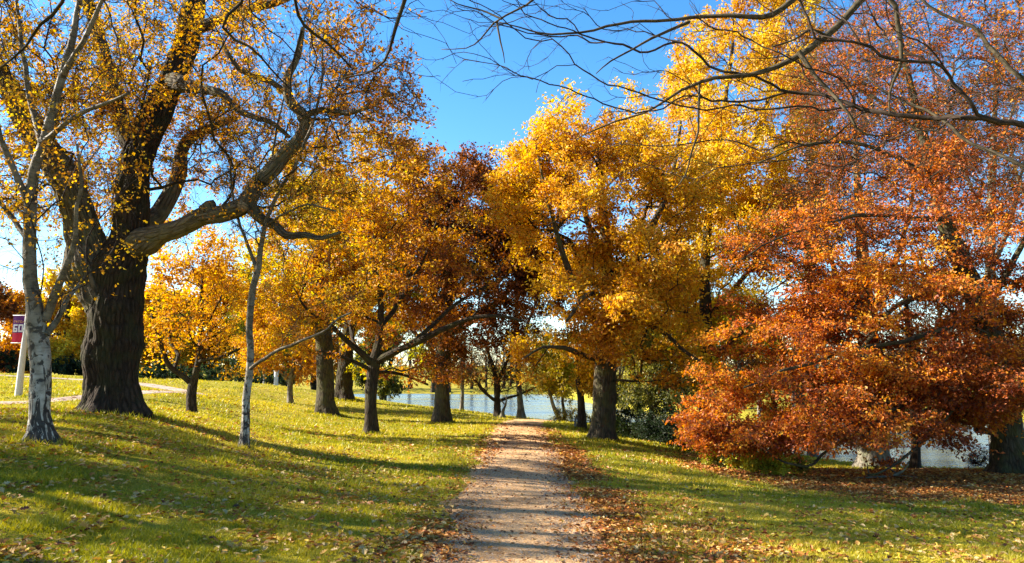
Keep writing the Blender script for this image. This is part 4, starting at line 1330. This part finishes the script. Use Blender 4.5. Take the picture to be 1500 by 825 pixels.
def far_trees():
    rng = np.random.default_rng(8)
    # left background trees beyond the lawn (each its own crown)
    spec = [(-60, 548, 58, 130, 150, RUST, .25, 'dark reddish tree at the far left edge behind the banner'),
            (45, 550, 66, 95, 130, ORNG, .5, 'russet tree beyond the lawn behind the banner pole'),
            (100, 552, 60, 85, 150, YEL, .75, 'bright yellow tree beyond the lawn between birch and old oak'),
            (160, 556, 70, 90, 190, GOLD, .6, 'tall golden tree beyond the lawn directly behind the old oak trunk'),
            (235, 558, 62, 80, 180, YEL, .7, 'yellow tree beyond the lawn right of the old oak'),
            (310, 560, 66, 95, 190, GOLD, .6, 'golden tree beyond the lawn behind the small forked tree'),
            (385, 564, 64, 85, 200, YGRN, .3, 'yellow tree beyond the crest left of the slender birch top'),
            (460, 574, 70, 90, 210, ORNG, .6, 'orange tree beyond the crest behind the thick trunks'),
            (560, 588, 60, 55, 110, DULLG, .4, 'dark green tree on the shore left of the thick straight trunk')]
    for k, (px, py, d, wpx, hpx, pal, vb, lab) in enumerate(spec):
        limbs = [[(px, py, 0, 12), (px + 1, py - hpx * .2, 0, 11), (px - 2, py - hpx * .5, 0, 8), (px, py - hpx * .8, 0, 4)],
                 [(px, py - hpx * .25, 0, 6), (px - wpx * .25, py - hpx * .5, 0, 4), (px - wpx * .35, py - hpx * .65, 0, 2.5)],
                 [(px, py - hpx * .3, 0, 6), (px + wpx * .25, py - hpx * .52, 0, 4), (px + wpx * .35, py - hpx * .7, 0, 2.5)]]
        rm = wpx * .5 * d / F
        blobs = [(px - wpx * .22, py - hpx * .45, 0, wpx * .34, hpx * .3, rm * .8), (px + wpx * .24, py - hpx * .5, 0, wpx * .34, hpx * .3, rm * .8), (px, py - hpx * .72, 0, wpx * .38, hpx * .28, rm * .8),
                 (px, py - hpx * .27, -1, wpx * .5, hpx * .2, rm * .8), (px - wpx * .35, py - hpx * .2, -1, wpx * .25, hpx * .13, rm * .5)]
        tree('background_tree', lab, 'tree', (px, py, d), limbs, blobs, 520, 26000, .27, pal, DARKBARK, 100 + k, thr=-.1, ns=2.4, seg=.8, rtip=.012, per=12, tw=(.3, .8), vbase=vb, twr=0, spread=.14, minh=.8)
    # clipped dark hedges behind the lawn
    for k, (px, py, d, w_, h_, lab) in enumerate([
        (225, 556, 56, 5, 1.3, 'dark evergreen hedge clump behind the lawn just right of the old oak'),
        (320, 560, 55, 5, 1.5, 'dark evergreen hedge clump behind the small forked tree'),
        (395, 566, 54, 4, 1.4, 'dark evergreen hedge clump behind the slender birch'),
        (100, 553, 57, 4, 1.5, 'dark evergreen hedge clump between the birch and the old oak'),
        (15, 549, 57, 5, 1.6, 'dark evergreen hedge clump below the banner')]):
        bush('evergreen_hedge', lab, (px, py, d), w_, h_, 120, 5000, .16, DARKG, 120 + k, .5, 'hedge')
    # far shore: a few kinds, copied
    protos = []
    for k, (pal, vb, hgt, wd) in enumerate([(GOLD, .5, 12, 10), (RUST, .5, 14, 11), (DULLG, .5, 11, 9), (ORNG, .5, 10, 10)]):
        px, d = 640 + 36 * k, 175.
        X = (px - CX) / F * d
        py = CY - F * (((gz(X, d) - EYE) / d - SP / CP) / (1 + (gz(X, d) - EYE) / d * SP / CP)) if False else None
        zz = gz(X, d)
        # pixel row of the ground there
        tn = (zz - EYE) / d
        b_ = (tn * CP - SP) / (CP + tn * SP)
        py = CY - b_ * F
        kf = F / d
        limbs = [[(px, py, 0, .6 * kf), (px, py - hgt * .3 * kf, 0, .5 * kf), (px, py - hgt * .75 * kf, 0, .2 * kf)]]
        blobs = [(px - wd * .22 * kf, py - hgt * .45 * kf, 0, wd * .32 * kf, hgt * .3 * kf, wd * .4), (px + wd * .24 * kf, py - hgt * .5 * kf, 0, wd * .32 * kf, hgt * .3 * kf, wd * .4),
                 (px, py - hgt * .72 * kf, 0, wd * .36 * kf, hgt * .27 * kf, wd * .36), (px, py - hgt * .3 * kf, 0, wd * .4 * kf, hgt * .2 * kf, wd * .4)]
        lab = 'hazy autumn tree in the row along the far shore of the lake'
        o = tree('far_shore_tree', lab, 'tree', (px, py, d), limbs, blobs, 300, 14000, .42, pal, GREYTWIG, 140 + k, thr=-.15, ns=3, seg=1.2, rtip=.03, per=14, tw=(.5, 1.1), vbase=vb, twr=0, spread=.25, minh=1., group='far shore trees')
        protos.append(o)
    for k in range(66):
        if k < 26:
            x = -75 + k * 5.2 + rng.uniform(-2, 2)
            y = float(y_far(x)) + rng.uniform(4, 18)
            s = rng.uniform(.9, 1.5)
            lab, grp = 'hazy autumn tree in the row along the far shore of the lake', 'far shore trees'
        else:
            x = 14 + (k - 26) * 2.3 + rng.uniform(-1.5, 1.5)
            y = float(y_far(x)) + rng.uniform(14, 40)
            s = rng.uniform(.75, 1.25)
            lab, grp = 'autumn tree on the opposite bank seen through the copper beech', 'opposite bank trees'
        p = protos[int(rng.choice([0, 1, 2, 3], p=[.3, .2, .25, .25]))]
        copy_tree(p, (x, y, gz(x, y) - .1), rng.uniform(0, 6.28), s, lab, grp)
    # pale trunks on the opposite bank
    for k, (px, d, lab) in enumerate([(1113, 68, 'white trunked tree on the opposite bank, left of the bent trunk under copper boughs'), (1161, 70, 'white trunked tree on the opposite bank, right of the bent trunk under copper boughs')]):
        X = (px - CX) / F * d
        tn = (gz(X, d) - EYE) / d
        py = CY - (tn * CP - SP) / (CP + tn * SP) * F
        limbs = [[(px, py, 0, 7), (px, py - 40, 0, 6), (px + 1, py - 110, 0, 4), (px, py - 160, 0, 2)]]
        blobs = [(px, py - 130, 0, 30, 45, 2)]
        tree('far_birch', lab, 'tree', (px, py, d), limbs, blobs, 90, 2600, .18, YEL, BIRCH, 160 + k, seg=.8, rtip=.01, twr=0, per=10, spread=.12, minh=3)
    px, d = 1134, 30
    limbs = [[(px, 672, 0, 9), (px, 640, 0, 8), (px + 1, 610, 0, 8), (px - 2, 585, 0, 6), (px - 12, 570, 0, 4)], [(px, 620, 0, 5), (px - 14, 600, 0, 4), (px - 26, 590, 0, 2.5)]]
    blobs = [(px - 5, 550, 0, 45, 40, 2)]
    tree('slim_tree', 'dark bent trunk by the water seen through the left copper boughs', 'tree', (px, 672, d), limbs, blobs, 120, 3500, .1, RUST, DARKBARK, 170, seg=.5, per=9, vbase=.5, minh=1.5)


def shade_trees():
    """autumn trees standing outside the left of the frame; they throw the long shade over the near lawn"""
    for (px, py, d, s, leaves, pal, seed, lab) in [
        (-640, 700, 9.5, 1.0, 13000, GOLD, 201, 'golden tree standing outside the left edge of the view, nearest the camera'),
        (-700, 640, 14.0, 1.15, 19000, ORNG, 202, 'orange tree standing outside the left edge of the view, behind the nearest one'),
        (-1150, 700, 7.0, 1.0, 7000, ORNG, 203, 'russet tree standing outside the left edge of the view, farthest to the side')]:
        k = F / d * s
        limbs = [[(px, py, 0, .5 * k), (px, py - 2 * k, 0, .42 * k), (px + .2 * k, py - 5 * k, .2, .3 * k), (px, py - 8 * k, .2, .14 * k), (px, py - 10 * k, .2, .06 * k)],
                 [(px, py - 3 * k, 0, .25 * k), (px + 1.2 * k, py - 5 * k, .6, .16 * k), (px + 2.4 * k, py - 6.5 * k, 1, .07 * k)],
                 [(px, py - 3.6 * k, 0, .22 * k), (px - 1.3 * k, py - 5.4 * k, -.6, .15 * k), (px - 2.6 * k, py - 6.6 * k, -1, .06 * k)]]
        blobs = [(px, py - 7 * k, 0, 3.4 * k, 2.6 * k, 3.2), (px + 1.6 * k, py - 5 * k, .6, 2. * k, 1.6 * k, 2), (px - 1.8 * k, py - 5 * k, -.5, 2. * k, 1.6 * k, 2), (px, py - 9 * k, 0, 2.2 * k, 1.6 * k, 2)]
        tree('oak_tree', lab, 'tree', (px, py, d), limbs, blobs, 500, leaves, .1, pal, DARKBARK, seed, thr=.0, ns=1.8, seg=.5, per=9, vbase=.5, minh=2.5)


# ------------------------------------------------------------------ small things
def box(acc, c, s, rot=None):
    x, y, z = s
    v = np.array([(i * x / 2, j * y / 2, k * z / 2) for i in (-1, 1) for j in (-1, 1) for k in (-1, 1)])
    if rot is not None: v = v @ rot.T
    q = [(0, 1, 3, 2), (4, 6, 7, 5), (0, 4, 5, 1), (2, 3, 7, 6), (0, 2, 6, 4), (1, 5, 7, 3)]
    acc.add(v + np.asarray(c), q)


def banner_post():
    d = 28
    b = P(27, 580, d)
    b[2] = gz(b[0], b[1])
    k = d / F
    o = thing('banner_pole', 'pale tapered pole with a red and purple number 60 banner, left edge of the lawn', 'banner pole', b)
    pole = plain('pole_paint', (.62, .6, .55), .5)
    acc = Acc()
    c = crspline([(0, 0, -.3, .13), (0, 0, 0, .13), (.04, 0, 1.5, .1), (.12, 0, 3.3, .075), (.17, 0, 4.6, .06)], .2)
    tube(acc, c[:, :3], c[:, 3], 14)
    acc.build('pole', pole, o)
    acc = Acc()
    for zz in (3.02, 1.98):
        x0 = .1
        c = np.array([(x0, 0, zz, .016), (x0 - .55, 0, zz, .014)])
        tube(acc, c[:, :3], c[:, 3], 8)
    acc.build('bracket', pole, o)
    purple = plain('banner_purple', (.14, .035, .17), .8)
    red = plain('banner_red', (.60, .03, .06), .8)
    white = plain('banner_white', (.82, .8, .84), .8)
    top, bot, xl, xr = 3.0, 2.0, -.43, .05
    def cloth(name, z0, z1, mat, y, x0=xl, x1=xr):
        n = 10
        xs = np.linspace(x0, x1, n)
        V, q = [], []
        for zz in (z0, z1):
            for th in (-.004, .004):
                for x in xs: V.append((x, y + .02 * math.sin(x * 9) + th, zz))
        V = np.array(V)
        f = []
        for i in range(n - 1):
            f += [(i, i + 1, 2 * n + i + 1, 2 * n + i), (n + i, 3 * n + i, 3 * n + i + 1, n + i + 1), (i, n + i, n + i + 1, i + 1), (2 * n + i, 2 * n + i + 1, 3 * n + i + 1, 3 * n + i)]
        f += [(0, 2 * n, 3 * n, n), (n - 1, 2 * n - 1, 4 * n - 1, 3 * n - 1)]
        a = Acc()
        a.add(V, f)
        return a.build(name, mat, o, False)
    cloth('banner_panel', 2.36, top, purple, 0.)
    cloth('banner_panel', bot, 2.357, red, 0.)
    # digits 6 and 0, and the row of small letters above them
    a = Acc()
    def bars(x0, z0, wd, ht, t, parts):
        for (u0, v0, u1, v1) in parts:
            xx = x0 + (u0 + u1) / 2 * wd
            box(a, (xx, -.013 + .02 * math.sin(xx * 9), z0 + (v0 + v1) / 2 * ht), ((u1 - u0) * wd, .008, (v1 - v0) * ht))
    bars(-.395, 2.39, .17, .29, 0, [(0, 0, .3, 1), (.303, .78, 1, 1), (.303, 0, .7, .2), (.703, 0, 1, .55), (.303, .38, .7, .55)])
    bars(-.185, 2.39, .17, .29, 0, [(0, 0, .3, 1), (.7, 0, 1, 1), (.303, .8, .697, 1), (.303, 0, .697, .2)])
    a.build('number', white, o, False)
    a = Acc()
    for i in range(5):
        bars(-.385 + i * .085, 2.74, .055, .085, 0, [[(0, 0, .3, 1), (.303, .7, 1, 1), (.303, .35, .8, .55)], [(0, 0, .3, 1), (.7, 0, 1, 1), (.303, .4, .697, .6)], [(.35, 0, .65, 1), (0, .75, .347, 1), (.653, .75, 1, 1)],
                                                    [(0, 0, .3, 1), (.303, 0, 1, .25), (.303, .75, 1, 1)], [(0, 0, .3, .6), (.7, .4, 1, 1), (.303, .4, .697, .6)]][i])
    a.build('small_lettering', plain('banner_orange', (.7, .36, .2), .8), o, False)


def small_things():
    banner_post()
    wood = plain('old_wood', (.26, .23, .19), .9)
    d = 33
    b = P(843, 632, d)
    b[2] = gz(b[0], b[1])
    o = thing('wooden_post', 'short weathered wooden post beside the young dark trunk', 'post', b)
    a = Acc()
    c = np.array([(0, 0, -.25, .06), (0, 0, 0, .06), (.005, 0, .35, .057), (.01, 0, .42, .054)])
    tube(a, c[:, :3], c[:, 3], 10)
    a.build('shaft', wood, o)
    a = Acc()
    c = np.array([(.01, 0, .42, .064), (.01, 0, .45, .064), (.01, 0, .475, .04)])
    tube(a, c[:, :3], c[:, 3], 10)
    a.build('cap', wood, o)
    # white posts on the crest
    for px, py, d, wd, h, lab in ((404, 567, 52, .3, 1.1, 'stout pale post on the crest of the lawn behind the slender birch'), (386, 565, 53, .1, 1.5, 'thin pale post on the crest of the lawn left of the stout post')):
        b = P(px, py, d)
        b[2] = gz(b[0], b[1])
        o = thing('pale_post', lab, 'post', b)
        a = Acc()
        c = np.array([(0, 0, -.3, wd / 2), (0, 0, 0, wd / 2), (0, 0, h * .96, wd / 2 * .93), (0, 0, h, wd / 2 * .8)])
        tube(a, c[:, :3], c[:, 3], 12)
        a.build('shaft', plain('post_paint', (.6, .6, .58), .6), o)
        a = Acc()
        c = np.array([(0, 0, h - .02, wd / 2 * 1.15), (0, 0, h + .03, wd / 2 * 1.15), (0, 0, h + .05, wd / 2 * .8)])
        tube(a, c[:, :3], c[:, 3], 12)
        a.build('cap', plain('post_cap', (.5, .5, .48), .6), o)
    # fallen branch in the litter
    d = 19
    b = P(1300, 706, d)
    b[2] = gz(b[0], b[1])
    o = thing('fallen_branch', 'pale dead branch lying on the leaf litter in front of the beech', 'branch', b)
    a = Acc()
    pts = [(-.95, -.25, .05, .02), (-.5, -.12, .05, .028), (0, -.02, .07, .034), (.35, .12, .12, .036), (.55, .2, .22, .03), (.7, .25, .4, .018)]
    for r in [pts]:
        c = crspline(r, .08)
        tube(a, c[:, :3], c[:, 3], 8, 0, bark_disp((0, 0, 0), 0, 1, 5, .1))
    a.build('stem', PALEBARK, o)
    a = Acc()
    for r in ([(-.5, -.12, .05, .018), (-.4, .15, .2, .014), (-.3, .4, .42, .008)], [(.3, .1, .11, .02), (.1, .3, .3, .014), (-.1, .4, .45, .008)], [(.0, -.02, .07, .015), (.3, -.2, .1, .01), (.6, -.3, .08, .006)]):
        c = crspline(r, .08)
        tube(a, c[:, :3], c[:, 3], 6)
    a.build('side_twig', PALEBARK, o)
    # stones by the foot of the beech
    rng = np.random.default_rng(4)


# ------------------------------------------------------------------ ground cover
def scatter(name, tv, tf, pos, yaw, tilt, roll, sc, tint, mat, label, cat, curl=None):
    n, m = len(pos), len(tv)
    cy, sy = np.cos(yaw), np.sin(yaw)
    ct, s_t = np.cos(tilt), np.sin(tilt)
    cr, sr = np.cos(roll), np.sin(roll)
    v = np.repeat(np.asarray(tv, float)[None], n, 0)
    if curl is not None: v[:, :, 2] = v[:, :, 2] * curl[:, None]
    v = v * sc[:, None, None]
    x, y, z = v[..., 0], v[..., 1], v[..., 2]
    y, z = y * cr[:, None] - z * sr[:, None], y * sr[:, None] + z * cr[:, None]
    x, z = x * ct[:, None] + z * s_t[:, None], -x * s_t[:, None] + z * ct[:, None]
    x, y = x * cy[:, None] - y * sy[:, None], x * sy[:, None] + y * cy[:, None]
    V = np.stack([x, y, z], -1) + pos[:, None, :]
    f = (np.asarray(tf)[None] + (np.arange(n) * m)[:, None, None]).reshape(-1, len(tf[0]))
    t4 = np.concatenate([np.repeat(tint, len(tf), 0), np.ones((n * len(tf), 1))], 1)
    me = mesh_np(name, V.reshape(-1, 3), [f], False, {'tint': ('BYTE_COLOR', 'FACE', t4)})
    return tag(link(name, me, mat), label, cat, kind='stuff')


def ground_cover():
    rng = np.random.default_rng(99)

    def area(n, y0, y1, pw, half=.85, pad=2.):
        # distances thin out away from the camera side of the lawn
        u = rng.random(n)
        a, b = y0 ** (1 - pw), y1 ** (1 - pw)
        y = (a + (b - a) * u) ** (1 / (1 - pw))
        x = rng.uniform(-1, 1, n) * (y * half + pad)
        return x, y

    # --- grass blades, with longer tufts round the trunk feet
    x, y = area(1300000, 4.2, 48, 1.75)
    feet = []
    for (px, py, dd, rr) in ((165, 605, 15.5, .85), (62, 645, 11, .26), (358, 662, 14, .14), (282, 616, 22, .2), (543, 638, 24, .28), (647, 624, 33, .5), (478, 610, 35, .65), (883, 647, 25, .55), (505, 587, 44, .7), (852, 633, 32, .22)):
        f = P(px, py, dd)
        k = int(700 * rr + 160)
        th = rng.uniform(0, 6.283, k)
        ra = rr * (1 + np.abs(rng.normal(size=k)) * .28)
        feet.append(np.stack([f[0] + np.cos(th) * ra, f[1] + np.sin(th) * ra], 1))
    feet = np.concatenate(feet)
    d, s = path_d(x, y)
    d2, _ = polyd(x, y, SIDE)
    q = np.stack([x, y, 0 * x], 1)
    lt = litter(x, y)
    edge = PHW + .2 * fbm(q / .6, 31, 3) + .1
    keep = (d > edge) & (d2 > .7) & (rng.random(len(x)) > lt * 1.15) & (rng.random(len(x)) < .45 + .55 * sstep(edge, edge + .7, d))
    x, y = x[keep], y[keep]
    q = q[keep]
    z = ground(x, y)
    nf = len(feet)
    x, y = np.append(x, feet[:, 0]), np.append(y, feet[:, 1])
    q = np.concatenate([q, np.c_[feet, np.zeros(nf)]])
    z = ground(x, y)
    n = len(x)
    far = np.clip(y / 7, 1, 6)
    h = rng.uniform(.02, .05, n) * far ** .35 * np.clip(.95 + .9 * fbm(q / .45, 33, 2), .4, 2.)
    h[-nf:] = rng.uniform(.06, .17, nf)
    wd = rng.uniform(.003, .006, n) * far ** .9
    yaw = rng.uniform(0, 6.283, n)
    lean = rng.normal(size=(n, 2)) * .55
    V = np.empty((n, 3, 3), np.float32)
    c0 = np.stack([x, y, z - .004], 1)
    sd = np.stack([np.cos(yaw) * wd, np.sin(yaw) * wd, 0 * wd], 1)
    V[:, 0] = c0 - sd
    V[:, 1] = c0 + sd
    V[:, 2] = c0 + np.stack([lean[:, 0] * h, lean[:, 1] * h, h], 1)
    v = np.clip(.5 + .38 * fbm(q / 1.6, 41, 3) + .2 * rng.normal(size=n), 0, 1)
    tint = lerp_pal([(.12, .14, .010), (.24, .23, .012), (.38, .33, .018), (.48, .38, .03), (.5, .37, .08)], v * .95)
    t4 = np.concatenate([tint, np.ones((n, 1))], 1)
    me = mesh_np('grass', V.reshape(-1, 3), [np.arange(n * 3).reshape(n, 3)], False, {'tint': ('BYTE_COLOR', 'FACE', t4)})
    tag(link('grass', me, GRASSB), 'short green grass of the lawn on both sides of the path', 'grass', kind='stuff')

    # --- fallen leaves
    ovate = [(-.5, 0, 0), (-.2, .2, .06), (.15, .24, .08), (.5, 0, -.02), (.15, -.24, .08), (-.2, -.2, .06), (0, 0, -.02)]
    of = [(0, 6, 1), (1, 6, 2), (2, 6, 3), (3, 6, 4), (4, 6, 5), (5, 6, 0)]
    lobed = [(-.5, 0, 0), (-.28, .12, .03), (-.2, .3, .1), (-.05, .16, .03), (.05, .42, .13), (.2, .18, .03), (.32, .28, .1), (.55, 0, -.04), (.32, -.28, .1), (.2, -.18, .03), (.05, -.42, .13), (-.05, -.16, .03), (-.2, -.3, .1), (-.28, -.12, .03), (.05, 0, -.03)]
    lf = [(i, 14, (i + 1) % 14) for i in range(14)]

    def lay(nm, x, y, size, pal, vb, tv, tf, label, lift=.012, mat=DRYLEAF, vs=.3):
        n = len(x)
        z = ground(x, y) + lift + rng.random(n) * .02
        v = np.clip(vb + vs * rng.normal(size=n), 0, 1)
        tint = lerp_pal(pal, v) * rng.uniform(.7, 1.15, (n, 1))
        scatter(nm, tv, tf, np.stack([x, y, z], 1), rng.uniform(0, 6.28, n), rng.normal(size=n) * .28, rng.normal(size=n) * .3, size * rng.uniform(.6, 1.3, n) * np.clip(y / 14, 1, 1.6), tint, mat, label, 'leaves',
                np.abs(rng.normal(size=n)) * 1.3 + .3)

    # scattered over the lawn
    x, y = area(95000, 4.2, 46, 1.6)
    d, s = path_d(x, y)
    q = np.stack([x, y, 0 * x], 1)
    dens = np.where(s < 0, .95, .5) * np.clip(.55 + .6 * fbm(q / 2.5, 55, 3) + .6 * fbm(q / .5, 56, 2), .05, 1.) * np.where(y > 20, .5, 1.)
    k = (d > PHW + .05) & (rng.random(len(x)) < dens)
    x, y = x[k], y[k]
    h = len(x) // 2
    lay('fallen_leaves', x[:h], y[:h], .06, FALL, .72, ovate, of, 'scattered small tan and yellow fallen leaves on the lawn', .032)
    lay('fallen_leaves', x[h:], y[h:], .07, FALL, .58, lobed, lf, 'scattered lobed brown and orange fallen leaves on the lawn', .03)
    # thick litter by the path and below the beech
    x, y = area(330000, 4.2, 30, 1.02, .9, 3)
    lt = litter(x, y)
    k = rng.random(len(x)) < lt ** 1.3
    x, y = x[k], y[k]
    lay('leaf_litter', x, y, .064, [(.12, .035, .012), (.26, .075, .018), (.42, .14, .025), (.54, .23, .04), (.56, .36, .13)], .5, ovate, of, 'thick russet leaf litter along the path edge and under the beech', .016)
    # sparse leaves and crumbs on the path
    x = rng.normal(size=5200) * .55
    y = 4.2 + 28 * rng.random(5200) ** 1.6
    x = x + np.interp(y, PATH[:, 1], PATH[:, 0])
    k = rng.random(len(x)) < .25 + .75 * sstep(.25, .8, np.abs(x - np.interp(y, PATH[:, 1], PATH[:, 0])))
    lay('path_leaves', x[k], y[k], .05, FALL, .3, ovate, of, 'sparse brown leaves and leaf crumbs lying on the gravel path', .03)
    # pebbles
    n = 15000
    y = 4.2 + 16 * rng.random(n) ** 1.7
    x = np.interp(y, PATH[:, 1], PATH[:, 0]) + rng.uniform(-1, 1, n) * (PHW + .02)
    z = ground(x, y) + .022
    pv = [(-.5, -.3, 0), (.4, -.45, 0), (.5, .3, 0), (-.3, .5, 0), (.05, .02, .45)]
    pf = [(0, 1, 4), (1, 2, 4), (2, 3, 4), (3, 0, 4)]
    tint = lerp_pal([(.16, .10, .07), (.36, .26, .18), (.5, .39, .29)], np.clip(.5 + .25 * rng.normal(size=n), 0, 1))
    scatter('gravel', pv, pf, np.stack([x, y, z], 1), rng.uniform(0, 6.28, n), 0 * x, 0 * x, rng.uniform(.008, .022, n), tint, DRYLEAF, 'loose small stones on the gravel path', 'gravel')


# ------------------------------------------------------------------ build
build_ground()
GRAVEL = gravel('path_gravel', (.27, .15, .065), (.51, .33, .165), (.65, .47, .27))
strip('path', PATH, PHW + .1, GRAVEL, 'straight pinkish gravel path leading down to the lake', .12, .012, 12, .2, 3)
strip('side_path', SIDE, .62, gravel('side_path_gravel', (.25, .2, .17), (.36, .3, .26), (.46, .4, .35)), 'pale side path crossing the lawn behind the old oak', .4, .02, 6, .06, 4)
build_water()
ancient_oak()
birches()
left_trees()
lake_trees()
right_trees()
overhead()
shrubs()
far_trees()
shade_trees()
small_things()
ground_cover()

# ------------------------------------------------------------------ light, sky, camera
EL = 29.0      # light comes from the left and a little ahead
sd = np.array([-.99, .14, 0.])
sd = sd / np.linalg.norm(sd) * math.cos(R(EL))
sd[2] = math.sin(R(EL))
world = bpy.data.worlds.new('World')
scene.world = world
world.use_nodes = True
wn = world.node_tree
bg = wn.nodes['Background']
sky = wn.nodes.new('ShaderNodeTexSky')
sky.sky_type = 'NISHITA'
sky.sun_disc = False
sky.sun_elevation = R(EL)
sky.sun_rotation = math.atan2(sd[0], sd[1])
sky.air_density = 1.0
sky.dust_density = .25
sky.ozone_density = 2.8
hs = wn.nodes.new('ShaderNodeHueSaturation')
hs.inputs['Saturation'].default_value = 1.3
wn.links.new(sky.outputs[0], hs.inputs['Color'])
wn.links.new(hs.outputs[0], bg.inputs['Color'])
bg.inputs['Strength'].default_value = .08

sl = bpy.data.lights.new('sun', 'SUN')
sl.energy = 5.0
sl.angle = R(.55)
sl.color = (1, .93, .80)
so = bpy.data.objects.new('sun', sl)
col.objects.link(so)
from mathutils import Vector
so.rotation_euler = Vector((-sd[0], -sd[1], -sd[2])).to_track_quat('-Z', 'Y').to_euler()
so.location = (-30, 20, 30)

cam = bpy.data.cameras.new('camera')
cam.sensor_width = 36
cam.lens = 36 * F / 1500
cam.clip_start = .1
cam.clip_end = 6000
co = bpy.data.objects.new('camera', cam)
col.objects.link(co)
co.location = (0, 0, EYE)
co.rotation_euler = (math.pi / 2 + PITCH, 0, 0)
scene.camera = co

scene.view_settings.view_transform = 'Standard'
scene.view_settings.look = 'None'
scene.view_settings.gamma = 1
scene.view_settings.exposure = 2.1
cy = scene.cycles
cy.max_bounces = 8
cy.diffuse_bounces = 4
cy.glossy_bounces = 2
cy.transmission_bounces = 3
cy.transparent_max_bounces = 4
cy.caustics_reflective = False
cy.caustics_refractive = False
